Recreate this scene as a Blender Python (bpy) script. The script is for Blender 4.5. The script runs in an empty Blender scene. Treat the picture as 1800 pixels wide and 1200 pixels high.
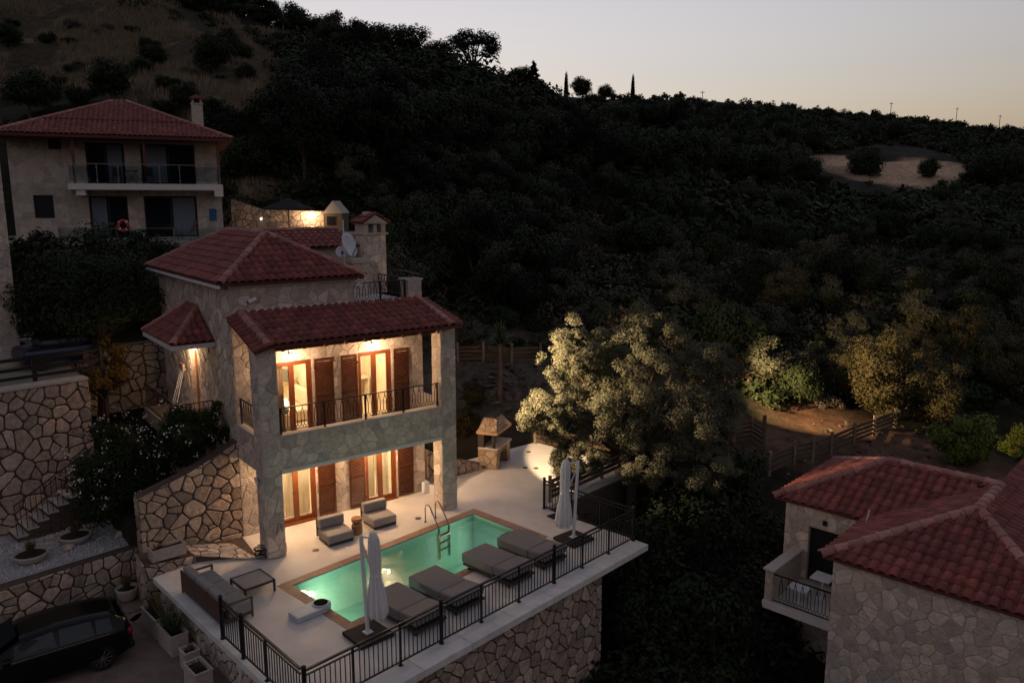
import bpy, bmesh, math, random
import numpy as np
from mathutils import Vector, Matrix, Euler

# ------------------------------------------------------------------ camera, sky, sun, exposure
sc = bpy.context.scene
COL = sc.collection
rad = math.radians
F_PX, PITCH, CAM_H = 1380.0, math.atan(245 / 1380.0), 10.5      # focal length in 1800-px units, tilt, height above the terrace
cam_d = bpy.data.cameras.new('camera'); cam = bpy.data.objects.new('camera', cam_d); COL.objects.link(cam)
cam.location = (0, 0, CAM_H); cam.rotation_euler = (math.pi / 2 - PITCH, 0, 0)
cam_d.sensor_width = 36; cam_d.lens = F_PX / 1800 * 36; cam_d.clip_start = .1; cam_d.clip_end = 5000
sc.camera = cam
sc.view_settings.view_transform = 'Standard'; sc.view_settings.look = 'None'
sc.view_settings.exposure = 3.8; sc.view_settings.gamma = 1.0
sc.cycles.use_denoising = True
sc.cycles.max_bounces = 6; sc.cycles.diffuse_bounces = 3; sc.cycles.glossy_bounces = 3
sc.cycles.transparent_max_bounces = 8; sc.cycles.caustics_reflective = False; sc.cycles.caustics_refractive = False
sc.cycles.sample_clamp_indirect = 4.0

SUN_AZ, SUN_EL = -12.0, -1.9         # the sun has gone down behind the ridge
world = bpy.data.worlds.new('World'); sc.world = world; world.use_nodes = True
nt = world.node_tree; nt.nodes.clear()
sky = nt.nodes.new('ShaderNodeTexSky'); sky.sky_type = 'NISHITA'; sky.sun_disc = False
sky.sun_elevation = rad(SUN_EL); sky.sun_rotation = rad(SUN_AZ); sky.altitude = 100
sky.air_density = 1.0; sky.dust_density = 3.0; sky.ozone_density = 1.5
hs = nt.nodes.new('ShaderNodeHueSaturation'); hs.inputs['Saturation'].default_value = .55
bg = nt.nodes.new('ShaderNodeBackground'); bg.inputs['Strength'].default_value = 0.15
wo = nt.nodes.new('ShaderNodeOutputWorld')
tint = nt.nodes.new('ShaderNodeMix'); tint.data_type = 'RGBA'; tint.blend_type = 'MULTIPLY'; tint.inputs[0].default_value = 1; tint.inputs[7].default_value = (1.13, .972, .905, 1)
nt.links.new(sky.outputs[0], hs.inputs['Color']); nt.links.new(hs.outputs[0], tint.inputs[6]); nt.links.new(tint.outputs[2], bg.inputs['Color']); nt.links.new(bg.outputs[0], wo.inputs[0])

sun_d = bpy.data.lights.new('sun', 'SUN'); sun_d.energy = .002; sun_d.angle = rad(20); sun_d.color = (1, .82, .66)
sun = bpy.data.objects.new('sun', sun_d); COL.objects.link(sun)
sun.rotation_euler = Vector((-math.sin(rad(SUN_AZ)), -math.cos(rad(SUN_AZ)), -math.tan(rad(6)))).to_track_quat('-Z', 'Y').to_euler()

LK = 2.4 / 2**sc.view_settings.exposure        # lamp watts are written for exposure 0

# ------------------------------------------------------------------ geometry helpers
def frame(ox, oy, deg, oz=0.0):
    a = rad(deg); u = (math.sin(a), math.cos(a)); v = (-math.cos(a), math.sin(a))
    return Matrix(((u[0], v[0], 0, ox), (u[1], v[1], 0, oy), (0, 0, 1, oz), (0, 0, 0, 1)))
HS = frame(-7.273, 21.899, 52.5)        # the lit villa: x along its front, y into the house
TE = frame(-6.550, 20.312, 43.1)        # the pool terrace
RH = frame(8.48, 20.13, 43.5)           # the villa on the right
W = Matrix.Identity(4)
CAMP = Vector((0, 0, CAM_H))

def px_ray(px, py):
    r = (px - 900) / F_PX; u = -(py - 600) / F_PX; c, s = math.cos(PITCH), math.sin(PITCH)
    return Vector((r, c + u * s, u * c - s))
def depth_of(p):
    d = Vector(p) - CAMP
    return max(.5, d.y * math.cos(PITCH) - d.z * math.sin(PITCH))

class MB:
    def __init__(s): s.v = []; s.f = []
    def add(s, vs, fs):
        n = len(s.v); s.v += [tuple(p) for p in vs]; s.f += [tuple(i + n for i in f) for f in fs]; return s
    def box(s, x0, y0, z0, x1, y1, z1):
        if x0 > x1: x0, x1 = x1, x0
        if y0 > y1: y0, y1 = y1, y0
        if z0 > z1: z0, z1 = z1, z0
        return s.add([(x0,y0,z0),(x1,y0,z0),(x1,y1,z0),(x0,y1,z0),(x0,y0,z1),(x1,y0,z1),(x1,y1,z1),(x0,y1,z1)],
                     [(0,3,2,1),(4,5,6,7),(0,1,5,4),(1,2,6,5),(2,3,7,6),(3,0,4,7)])
    def obox(s, c, size, M=None):
        h = [a / 2 for a in size]; M = M or Matrix.Identity(3); c = Vector(c)
        vs = [c + M @ Vector((sx*h[0], sy*h[1], sz*h[2])) for sz in (-1,1) for sx, sy in ((-1,-1),(1,-1),(1,1),(-1,1))]
        return s.add(vs, [(0,3,2,1),(4,5,6,7),(0,1,5,4),(1,2,6,5),(2,3,7,6),(3,0,4,7)])
    def bar(s, p0, p1, w, h=None):
        p0, p1 = Vector(p0), Vector(p1); d = p1 - p0; L = d.length
        if L < 1e-6: return s
        z = d / L; up = Vector((0,0,1)) if abs(z.z) < .95 else Vector((1,0,0))
        x = z.cross(up).normalized(); y = x.cross(z)
        M = Matrix((x, y, z)).transposed()
        return s.obox((p0 + p1) / 2, (w, h or w, L), M)
    def tube(s, pts, r, n=6, cap=True):
        pts = [Vector(p) for p in pts]; k = len(pts); rr = r if isinstance(r, (list, tuple)) else [r] * k
        vs = []
        for i, p in enumerate(pts):
            t = (pts[min(i+1, k-1)] - pts[max(i-1, 0)]).normalized()
            up = Vector((0,0,1)) if abs(t.z) < .9 else Vector((1,0,0))
            x = t.cross(up).normalized(); y = x.cross(t)
            vs += [p + (x * math.cos(2*math.pi*j/n) + y * math.sin(2*math.pi*j/n)) * rr[i] for j in range(n)]
        fs = [(i*n+j, i*n+(j+1)%n, (i+1)*n+(j+1)%n, (i+1)*n+j) for i in range(k-1) for j in range(n)]
        if cap: fs += [tuple(range(n))[::-1], tuple((k-1)*n+j for j in range(n))]
        return s.add(vs, fs)
    def cyl(s, p0, p1, r0, r1=None, n=10): return s.tube([p0, p1], [r0, r0 if r1 is None else r1], n)
    def lathe(s, c, prof, n=16, sx=1, sy=1):
        c = Vector(c); vs = [(c.x + r*math.cos(2*math.pi*j/n)*sx, c.y + r*math.sin(2*math.pi*j/n)*sy, c.z + z) for r, z in prof for j in range(n)]
        k = len(prof); fs = [(i*n+j, i*n+(j+1)%n, (i+1)*n+(j+1)%n, (i+1)*n+j) for i in range(k-1) for j in range(n)]
        fs += [tuple(range(n))[::-1], tuple((k-1)*n+j for j in range(n))]
        return s.add(vs, fs)
    def prism(s, poly, vec):
        n = len(poly); vec = Vector(vec); a = [Vector(p) for p in poly]; b = [p + vec for p in a]
        return s.add(a + b, [tuple(range(n))[::-1], tuple(range(n, 2*n))] + [(i, (i+1)%n, n+(i+1)%n, n+i) for i in range(n)])
    def rbox(s, x0, y0, z0, x1, y1, z1, r=.05, seg=2):
        bm = bmesh.new(); bmesh.ops.create_cube(bm, size=1)
        for v in bm.verts: v.co = Vector(((x0+x1)/2 + v.co.x*(x1-x0), (y0+y1)/2 + v.co.y*(y1-y0), (z0+z1)/2 + v.co.z*(z1-z0)))
        bmesh.ops.bevel(bm, geom=list(bm.edges), offset=r, segments=seg, profile=.5, affect='EDGES')
        bm.verts.index_update(); s.add([v.co.copy() for v in bm.verts], [tuple(v.index for v in f.verts) for f in bm.faces]); bm.free(); return s
    def mesh(s, name, m=None, smooth=False, bevel=0):
        me = bpy.data.meshes.new(name); me.from_pydata([tuple(p) for p in s.v], [], s.f)
        bm = bmesh.new(); bm.from_mesh(me)
        if bevel: bmesh.ops.bevel(bm, geom=list(bm.edges), offset=bevel, segments=1, affect='EDGES')
        bmesh.ops.recalc_face_normals(bm, faces=bm.faces); bm.to_mesh(me); bm.free()
        if smooth: me.polygons.foreach_set('use_smooth', [True] * len(me.polygons))
        if m: me.materials.append(m)
        return me
    def build(s, name, m, parent=None, smooth=False, bevel=0, kind=None, label=None):
        return inst(name, s.mesh(name, m, smooth, bevel), parent, kind=kind, label=label)

def inst(name, me, parent=None, M=None, kind=None, label=None):
    o = bpy.data.objects.new(name, me); COL.objects.link(o); o.parent = parent
    if M is not None: o.matrix_basis = M
    if kind: o['kind'] = kind
    if label: o['label'] = label
    return o
def tag(o, label, cat, group=None):
    o['label'] = label; o['category'] = cat
    if group: o['group'] = group
    return o
def thing(name, label, cat, fr=W, loc=(0,0,0), rz=0.0, group=None, s=1.0):
    o = bpy.data.objects.new(name, None); COL.objects.link(o); o.empty_display_size = .2
    o.matrix_basis = fr @ Matrix.Translation(loc) @ Matrix.Rotation(rz, 4, 'Z') @ Matrix.Scale(s, 4)
    return tag(o, label, cat, group)
def copy_tree(root, M, label=None, group=None):
    r = root.copy(); COL.objects.link(r); r.matrix_basis = M
    if label: r['label'] = label
    if group: r['group'] = group
    for ch in root.children:
        c = ch.copy(); COL.objects.link(c); c.parent = r
        for g in ch.children:
            d = g.copy(); COL.objects.link(d); d.parent = c
    return r

# ------------------------------------------------------------------ materials
MATS = {}
def mat(name, col, rough=.8, var=0.0, col2=None, nscale=0, namt=0.0, bump=0.0, bscale=None, metal=0.0, spec=.3, emit=None, estr=0, hue=0.0):
    if name in MATS: return MATS[name]
    m = bpy.data.materials.new(name); m.use_nodes = True; n = m.node_tree.nodes; L = m.node_tree.links
    p = n['Principled BSDF']; p.inputs['Roughness'].default_value = rough; p.inputs['Metallic'].default_value = metal
    p.inputs['Specular IOR Level'].default_value = spec
    c = n.new('ShaderNodeRGB'); c.outputs[0].default_value = (*col, 1); out = c.outputs[0]
    if var or col2:
        oi = n.new('ShaderNodeObjectInfo'); ge = n.new('ShaderNodeNewGeometry'); ad = n.new('ShaderNodeMath'); ad.operation = 'ADD'
        fr = n.new('ShaderNodeMath'); fr.operation = 'FRACT'
        L.new(oi.outputs['Random'], ad.inputs[0]); L.new(ge.outputs['Random Per Island'], ad.inputs[1]); L.new(ad.outputs[0], fr.inputs[0])
        rnd = fr.outputs[0]
    if col2:
        mx = n.new('ShaderNodeMix'); mx.data_type = 'RGBA'; mx.inputs[7].default_value = (*col2, 1)
        L.new(rnd, mx.inputs[0]); L.new(out, mx.inputs[6]); out = mx.outputs[2]
    if var:
        mul = n.new('ShaderNodeMath'); mul.operation = 'MULTIPLY'; mul.inputs[1].default_value = 7.31
        f2 = n.new('ShaderNodeMath'); f2.operation = 'FRACT'; L.new(rnd, mul.inputs[0]); L.new(mul.outputs[0], f2.inputs[0])
        mr = n.new('ShaderNodeMapRange'); mr.inputs[3].default_value = 1 - var; mr.inputs[4].default_value = 1 + var
        L.new(f2.outputs[0], mr.inputs[0]); hv = n.new('ShaderNodeHueSaturation'); L.new(mr.outputs[0], hv.inputs['Value']); L.new(out, hv.inputs['Color'])
        out = hv.outputs[0]
    if nscale:
        tc = n.new('ShaderNodeNewGeometry'); nz = n.new('ShaderNodeTexNoise'); nz.inputs['Scale'].default_value = nscale
        nz.inputs['Detail'].default_value = 5; nz.inputs['Roughness'].default_value = .65
        L.new(tc.outputs['Position'], nz.inputs['Vector'])
        if namt:
            mr = n.new('ShaderNodeMapRange'); mr.inputs[1].default_value = .3; mr.inputs[2].default_value = .7
            mr.inputs[3].default_value = 1 - namt; mr.inputs[4].default_value = 1 + namt
            L.new(nz.outputs[0], mr.inputs[0]); hv = n.new('ShaderNodeHueSaturation'); L.new(mr.outputs[0], hv.inputs['Value']); L.new(out, hv.inputs['Color']); out = hv.outputs[0]
        if bump:
            b = n.new('ShaderNodeBump'); b.inputs['Strength'].default_value = bump; b.inputs['Distance'].default_value = .03
            src = nz
            if bscale:
                src = n.new('ShaderNodeTexNoise'); src.inputs['Scale'].default_value = bscale; src.inputs['Detail'].default_value = 4
                L.new(tc.outputs['Position'], src.inputs['Vector'])
            L.new(src.outputs[0], b.inputs['Height']); L.new(b.outputs[0], p.inputs['Normal'])
    L.new(out, p.inputs['Base Color'])
    if emit: p.inputs['Emission Color'].default_value = (*emit, 1); p.inputs['Emission Strength'].default_value = estr*LK
    MATS[name] = m; return m

def glassy(name, tint, gloss=.08, rough=.02, bump=0, bscale=3):
    m = bpy.data.materials.new(name); m.use_nodes = True; n = m.node_tree.nodes; L = m.node_tree.links
    n.remove(n['Principled BSDF']); o = n['Material Output']
    t = n.new('ShaderNodeBsdfTransparent'); t.inputs[0].default_value = (*tint, 1)
    g = n.new('ShaderNodeBsdfGlossy'); g.inputs['Roughness'].default_value = rough
    fr = n.new('ShaderNodeFresnel'); fr.inputs[0].default_value = 1.33
    ad = n.new('ShaderNodeMath'); ad.operation = 'ADD'; ad.use_clamp = True; ad.inputs[1].default_value = gloss
    mx = n.new('ShaderNodeMixShader'); L.new(fr.outputs[0], ad.inputs[0]); L.new(ad.outputs[0], mx.inputs[0])
    L.new(t.outputs[0], mx.inputs[1]); L.new(g.outputs[0], mx.inputs[2]); L.new(mx.outputs[0], o.inputs[0])
    if bump:
        tc = n.new('ShaderNodeNewGeometry'); nz = n.new('ShaderNodeTexNoise'); nz.inputs['Scale'].default_value = bscale; nz.inputs['Detail'].default_value = 3
        b = n.new('ShaderNodeBump'); b.inputs['Strength'].default_value = bump; b.inputs['Distance'].default_value = .05
        L.new(tc.outputs['Position'], nz.inputs['Vector']); L.new(nz.outputs[0], b.inputs['Height'])
        L.new(b.outputs[0], g.inputs['Normal']); L.new(b.outputs[0], fr.inputs['Normal'])
    MATS[name] = m; return m

M_STONE = mat('house stone', (.62,.52,.43), .88, .24, (.53,.465,.42), 6, .24, .7, 16)
M_MORT = mat('house mortar', (.49,.41,.34), .95, nscale=5, namt=.28, bump=.6, bscale=18)
M_RSTONE = mat('field stone', (.46,.355,.28), .9, .36, (.38,.31,.255), 7, .34, 1.0, 11)
M_RMORT = mat('field mortar', (.095,.07,.055), .95, nscale=8, namt=.3, bump=.4)
M_PLASTER = mat('white plaster', (.66,.63,.60), .7, nscale=4, namt=.06)
M_TRIM = mat('stone trim', (.50,.45,.40), .75, nscale=8, namt=.1, bump=.1)
M_TILE = mat('roof tile', (.250,.074,.060), .8, .24, (.205,.070,.062), 3, .30, .15, 40)
M_TILEU = mat('roof underlay', (.13,.045,.04), .9)
M_RIDGE = mat('ridge tile', (.36,.155,.13), .75, .25, (.37,.19,.16), 10, .2)
M_DECK = mat('deck render', (.70,.655,.61), .6, nscale=.9, namt=.12, bump=.05, bscale=25)
M_COPE = mat('terracotta coping', (.34,.20,.14), .6, .14, nscale=10, namt=.12)
M_MARB = mat('cap stone', (.70,.685,.665), .6, .06, nscale=3, namt=.14)
M_BLACK = mat('black iron', (.012,.012,.013), .4, spec=.4)
M_WOOD = mat('shutter wood', (.105,.031,.012), .4, .1, nscale=5, namt=.15, spec=.4)
M_WFRAME = mat('door wood', (.20,.058,.02), .38, nscale=6, namt=.15, spec=.4)
M_CUSH = mat('grey cushion', (.29,.27,.262), .9, nscale=60, namt=.06)
M_CUSHD = mat('lounger cushion', (.225,.208,.205), .9, nscale=60, namt=.06)
M_DARK = mat('dark frame', (.05,.046,.045), .5)
M_RATTAN = mat('brown rattan', (.12,.065,.05), .7, nscale=90, namt=.4, bump=.5)
M_WHITE = mat('white metal', (.76,.76,.78), .4)
M_CANVAS = mat('white canvas', (.76,.75,.76), .9, nscale=20, namt=.05)
M_STEEL = mat('steel', (.26,.24,.22), .32, metal=1.0)
M_CORK = mat('stool wood', (.33,.17,.08), .6, nscale=20, namt=.15)
M_CONC = mat('planter concrete', (.46,.40,.36), .85, .1, nscale=9, namt=.15, bump=.2)
M_SOIL = mat('soil', (.035,.025,.02), 1, nscale=20, namt=.4)
M_BARK = mat('bark', (.07,.05,.038), .95, nscale=12, namt=.35, bump=.7)
M_ROOM = mat('room paint', (.78,.66,.50), .8)
M_ROOMF = mat('room floor', (.50,.40,.30), .5)
M_CREAM = mat('cream fabric', (.72,.60,.46), .9)
M_PANE = glassy('window glass', (.93,.95,.94), .02)
M_DGLASS = mat('dark window glass', (.010,.016,.022), .05, spec=.5)
M_DFRAME = mat('dark aluminium', (.014,.015,.017), .4)
M_FWOOD = mat('fence wood', (.10,.07,.05), .8, .3, nscale=12, namt=.3)
M_BULB = mat('lit bulb', (1,.8,.5), emit=(1,.72,.38), estr=14)
M_BULBW = mat('lit lantern', (1,.85,.6), emit=(1,.80,.50), estr=25)
def leaf(name, a, b, rough=.6):
    return mat(name, a, rough, .3, b, spec=.06)
M_LEAF_O = leaf('oak leaves', (.030,.042,.018), (.022,.032,.018))
M_LEAF_V = leaf('olive leaves', (.078,.082,.058), (.052,.058,.042))
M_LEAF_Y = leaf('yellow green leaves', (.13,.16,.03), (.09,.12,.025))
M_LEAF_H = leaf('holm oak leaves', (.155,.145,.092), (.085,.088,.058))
M_LEAF_D = leaf('dry shrub twigs', (.11,.09,.072), (.075,.066,.052))
M_LEAF_C = leaf('cypress leaves', (.016,.022,.013), (.012,.017,.01))
M_LEAF_N = leaf('oleander leaves', (.030,.046,.018), (.02,.032,.014))
M_FLOWER = mat('white petals', (.72,.66,.62), .7)
M_GRASS = mat('dry grass', (.24,.19,.13), .95, .3, (.18,.14,.095))
M_SPIKE = mat('yucca leaves', (.045,.075,.028), .6, .3, (.06,.07,.03))
M_TUFT = mat('ornamental grass', (.17,.12,.045), .9, .3, (.11,.085,.035))

# ------------------------------------------------------------------ pieces: tiles, stones, slats as parts; the largest 300 of a kind stay single
class Pieces:
    def __init__(s, root, fr_world): s.root = root; s.M = fr_world; s.items = {}
    def add(s, name, parent, m, me, M, area, c, n):
        """me: Mesh (shared, placed with M) or MB; c, n in the thing's space"""
        cw = s.M @ Vector(c); nw = (s.M.to_3x3() @ Vector(n)).normalized(); d = CAMP - cw
        cosv = nw.dot(d.normalized()); k = F_PX / depth_of(cw)
        s.items.setdefault(name, []).append((math.sqrt(area * max(cosv, 0)) * k * .57, parent, m, me, M))
    def finish(s, limit=300, minpx=5.0, rest=None):
        for name, L in s.items.items():
            L.sort(key=lambda t: -t[0])
            joined = {}
            for i, (px, parent, m, me, M) in enumerate(L):
                if i < limit and px >= minpx:
                    if isinstance(me, MB): me.build(name, m, parent)
                    else: inst(name, me, parent, M)
                else: joined.setdefault(m.name, (m, [], parent))[1].append((me, M))
            for m, lst, parent in joined.values():
                mb = MB()
                for me, M in lst:
                    if isinstance(me, MB): mb.add(me.v, me.f)
                    else:
                        mb.add([M @ v.co for v in me.vertices], [tuple(p.vertices) for p in me.polygons])
                o = inst((rest or 'small_' + name) , raw_mesh(mb, m), s.root, kind='stuff')
def raw_mesh(mb, m, name='pieces'):
    me = bpy.data.meshes.new(name); me.from_pydata([tuple(p) for p in mb.v], [], mb.f)
    if m: me.materials.append(m)
    return me

def clip(poly, px, py, nx, ny):
    out = []; n = len(poly)
    for i in range(n):
        a = poly[i]; b = poly[(i+1) % n]
        da = (a[0]-px)*nx + (a[1]-py)*ny; db = (b[0]-px)*nx + (b[1]-py)*ny
        if da <= 0: out.append(a)
        if (da < 0 < db) or (db < 0 < da):
            t = da / (da - db); out.append((a[0]+(b[0]-a[0])*t, a[1]+(b[1]-a[1])*t))
    return out
def voronoi(poly, cell, joint, rng, asp=1.3):
    xs = [p[0] for p in poly]; ys = [p[1] for p in poly]; w = cell * asp; pts = []
    ny = max(1, round((max(ys)-min(ys)) / cell)); hy = (max(ys)-min(ys)) / ny
    nx = max(1, round((max(xs)-min(xs)) / w)); hx = (max(xs)-min(xs)) / nx
    for j in range(-1, ny+1):
        for i in range(-1, nx+1):
            r0 = rng.random()
            if r0 < .16: continue
            cx, cy = min(xs)+(i+.5+(.5 if j % 2 else 0)+rng.uniform(-.42,.42))*hx, min(ys)+(j+.5+rng.uniform(-.42,.42))*hy
            if r0 > .80: a_ = rng.uniform(0,6.28); pts += [(cx+.24*hx*math.cos(a_), cy+.24*hy*math.sin(a_)), (cx-.24*hx*math.cos(a_), cy-.24*hy*math.sin(a_))]
            else: pts.append((cx, cy))
    out = []
    for i, p in enumerate(pts):
        c = list(poly)
        for j, q in enumerate(pts):
            if i == j: continue
            dx, dy = q[0]-p[0], q[1]-p[1]; d = math.hypot(dx, dy)
            if d > 3.2*max(w, cell) or d < 1e-6: continue
            nx_, ny_ = dx/d, dy/d
            c = clip(c, (p[0]+q[0])/2 - nx_*joint/2, (p[1]+q[1])/2 - ny_*joint/2, nx_, ny_)
            if len(c) < 3: break
        if len(c) < 3: continue
        A = sum(c[k][0]*c[(k+1)%len(c)][1] - c[(k+1)%len(c)][0]*c[k][1] for k in range(len(c))) / 2
        if abs(A) < cell*cell*.02: continue
        cc = []                                     # knock the corners off
        for k in range(len(c)):
            a, b, d = c[k-1], c[k], c[(k+1)%len(c)]
            t = rng.uniform(.05,.20)
            cc.append((b[0]+(a[0]-b[0])*t, b[1]+(a[1]-b[1])*t)); cc.append((b[0]+(d[0]-b[0])*t, b[1]+(d[1]-b[1])*t))
        gx = sum(p_[0] for p_ in cc)/len(cc); gy = sum(p_[1] for p_ in cc)/len(cc)
        cc = [(gx+(p_[0]-gx)*k_, gy+(p_[1]-gy)*k_) for p_ in cc for k_ in (1-rng.random()*.09,)]
        out.append((cc, abs(A)))
    return out
def stone_mb(c, O, S, T, N, depth, rng):
    n = len(c); cx = sum(p[0] for p in c)/n; cy = sum(p[1] for p in c)/n; mb = MB(); tilt = (rng.uniform(-.05,.05), rng.uniform(-.05,.05))
    def P(p, k, h): x = cx+(p[0]-cx)*k; y = cy+(p[1]-cy)*k; return O + S*x + T*y + N*(h + ((x-cx)*tilt[0]+(y-cy)*tilt[1])*(h > 0))
    mb.v = [tuple(P(p, 1, -.01)) for p in c] + [tuple(P(p, 1, depth*.65)) for p in c] + [tuple(P(p, .88, depth)) for p in c]
    for r in (0, 1): mb.f += [(r*n+i, r*n+(i+1)%n, (r+1)*n+(i+1)%n, (r+1)*n+i) for i in range(n)]
    mb.f.append(tuple(range(2*n, 3*n)))
    return mb, O + S*cx + T*cy
def stones(P, parent, poly, O, S, T, cell=.42, joint=.025, depth=.02, m=None, seed=1, name='stone', asp=1.3):
    O, S, T = Vector(O), Vector(S), Vector(T); N = S.cross(T); rng = random.Random(seed)
    if sum(poly[k][0]*poly[(k+1)%len(poly)][1]-poly[(k+1)%len(poly)][0]*poly[k][1] for k in range(len(poly))) < 0: poly = poly[::-1]
    for c, A in voronoi(poly, cell, joint, rng, asp):
        mb, ctr = stone_mb(c, O, S, T, N, depth*rng.uniform(.6,1.3), rng)
        P.add(name, parent, m or M_STONE, mb, None, A, ctr, N)
def rect(a, b, c, d): return [(a,b),(c,b),(c,d),(a,d)]

# roof tiles
def tile_mesh(w=.25, L=.40, h=.065, m=None):
    prof = [(0,.004),(w*.24,0)] + [(w*(.24+.76*(1-math.cos(math.pi*k/6))/2), h*math.sin(math.pi*k/6)) for k in range(1,7)]
    mb = MB(); n = len(prof)
    for y, dz in ((0,.036),(L,0)): mb.v += [(x-w/2, y, z+dz) for x, z in prof]
    mb.v += [(x-w/2, 0, z+.036-.022) for x, z in prof]
    mb.f = [(i, i+1, n+i+1, n+i) for i in range(n-1)] + [(2*n+i, 2*n+i+1, i+1, i) for i in range(n-1)]
    me = raw_mesh(mb, m or M_TILE, 'roof_tile'); me.polygons.foreach_set('use_smooth', [True]*len(me.polygons)); return me
TILE = tile_mesh()
def inside(poly, x, y):
    r = False; j = len(poly)-1
    for i in range(len(poly)):
        if (poly[i][1] > y) != (poly[j][1] > y) and x < (poly[j][0]-poly[i][0])*(y-poly[i][1])/(poly[j][1]-poly[i][1])+poly[i][0]: r = not r
        j = i
    return r
def tiled(P, parent, pts, O, E, up=None, tw=.25, tl=.34, tile=None, seed=0, lift=.02):
    """pts: 3-D corners of a planar slope; O: a point on the eave; E: eave direction. Lays tiles over it."""
    O, E = Vector(O), Vector(E).normalized(); pts = [Vector(p) for p in pts]
    N = None
    for i in range(len(pts)):
        n = (pts[i]-pts[i-1]).cross(pts[(i+1)%len(pts)]-pts[i])
        if n.length > 1e-4: N = n.normalized(); break
    if N.z < 0: N = -N
    Sl = N.cross(E).normalized()
    if Sl.z < 0: E = -E; Sl = N.cross(E).normalized()
    poly = [((p-O).dot(E), (p-O).dot(Sl)) for p in pts]; rng = random.Random(seed)
    x0 = min(p[0] for p in poly); x1 = max(p[0] for p in poly); y1 = max(p[1] for p in poly)
    R = Matrix((E, Sl, N)).transposed().to_4x4(); tile = tile or TILE
    for r in range(int(y1/tl)+1):
        for c in range(int((x1-x0)/tw)+1):
            x, y = x0+(c+.5)*tw, r*tl
            if not inside(poly, x, y+tl*.45): continue
            pos = O + E*(x+rng.uniform(-.006,.006)) + Sl*(y-.04+rng.uniform(-.008,.008)) + N*(lift+rng.uniform(0,.006))
            P.add('roof_tile', parent, M_TILE, tile, Matrix.Translation(pos) @ R @ Matrix.Rotation(rng.uniform(-.015,.015), 4, 'Z'), tw*tl, pos, N)
def ridge(P, parent, a, b, r=.12, L=.38, lift=.03, name='ridge_tile'):
    a, b = Vector(a), Vector(b); d = (b-a); n = max(1, int(d.length/L)); t = d.normalized()
    for i in range(n):
        p0 = a + d*(i/n); p1 = a + d*((i+1)/n); up = Vector((0,0,1)); x = t.cross(up).normalized(); y = x.cross(t)
        mb = MB(); k = 7; vs = []
        for p, rr in ((p0 - t*.03, r*1.12), (p1, r*.92)):
            vs += [p + x*math.cos(math.pi*j/(k-1))*rr + y*(math.sin(math.pi*j/(k-1))*rr*.85+lift) for j in range(k)]
        vs += [p0 - t*.03 + x*math.cos(math.pi*j/(k-1))*r*.95 + y*(math.sin(math.pi*j/(k-1))*r*.72+lift) for j in range(k)]
        mb.v = [tuple(v) for v in vs]; mb.f = [(j, j+1, k+j+1, k+j) for j in range(k-1)] + [(2*k+j, 2*k+j+1, j+1, j) for j in range(k-1)]
        P.add(name, parent, M_RIDGE, mb, None, L*r*2, (p0+p1)/2, (0,-.5,.86))

# ------------------------------------------------------------------ terrain
def at_y(px, py, Y): d = px_ray(px, py); p = CAMP + d*(Y/d.y); return (p.x, p.y, p.z)
CTRL = [at_y(*a) for a in [
 (0,-22,105),(250,-6,108),(450,50,104),(560,100,98),(340,205,62),(150,160,70),(480,170,75),(30,120,80),
 (640,118,100),(760,135,102),(880,155,106),(980,172,118),(600,250,72),(700,300,70),(800,260,85),(950,300,88),(1050,235,130),(1130,212,200),
 (1200,186,330),(1450,198,370),(1650,216,400),(1800,234,420),(1300,235,260),(1500,245,280),(1750,275,300),
 (1450,290,190),(1640,278,205),(1580,345,160),(1690,302,190),(1250,330,120),(1350,400,95),(1150,400,85),(1000,450,65),(850,430,62),
 (1500,430,100),(1700,400,120),(1750,520,72),(1550,560,58),(1300,520,60),(1100,560,48),(860,605,42),(870,690,36.5),(1000,680,39),(1150,690,42),
 (450,125,150),(640,185,150),(760,205,150),(880,215,150),(250,95,150),(560,165,150),(0,100,160),(980,225,165),(120,90,150),
 (1350,822,35),(1570,752,42),(1700,800,38),(1500,812,36),(1640,720,48),(1430,720,44)]]
CTRL += [(-120,100,40),(-60,45,10),(200,60,-6),(250,200,10),(400,420,45),(-200,300,70),(0,700,40),(300,700,40),(0,-40,-13),(-60,0,-5),(60,0,-16),
 (-40,20,-1.6),(-25,24,-1.7),(-40,200,36),(20,210,24),(-5,26,-2),(-3,32,-1.4),(2,31,-1.2),(-10,22,-2),(-13,21,-1.9),(-12,29,.6),(-15,29,1.4),(-20,30,2.0),
 (-24,47,7.4),(-15,46,7.2),(-32,46,7.4),(-10,55,8.0),(-22,40,5.0),(-10,40,3.6),(-4,42,3.0),(4.2,23,-5),(4.5,28.4,-1.7),(7,30,-2.2),(0,16,-7),(-6,12,-6),
 (12,24,-6.6),(9,28,-5.0),(16,26,-6),(20,30,-3.5),(8,18,-7.5),(4,20,-6.8)]
CTRL = np.array(CTRL)
def tps_fit(P):
    xy = P[:,:2]/40; d = np.linalg.norm(xy[:,None]-xy[None], axis=2); K = np.where(d > 0, d*d*np.log(d+1e-12), 0) + np.eye(len(P))*.004
    A = np.hstack([np.ones((len(P),1)), xy]); M = np.block([[K, A],[A.T, np.zeros((3,3))]])
    return xy, np.linalg.solve(M, np.concatenate([P[:,2], np.zeros(3)]))
TXY, TW = tps_fit(CTRL)
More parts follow.
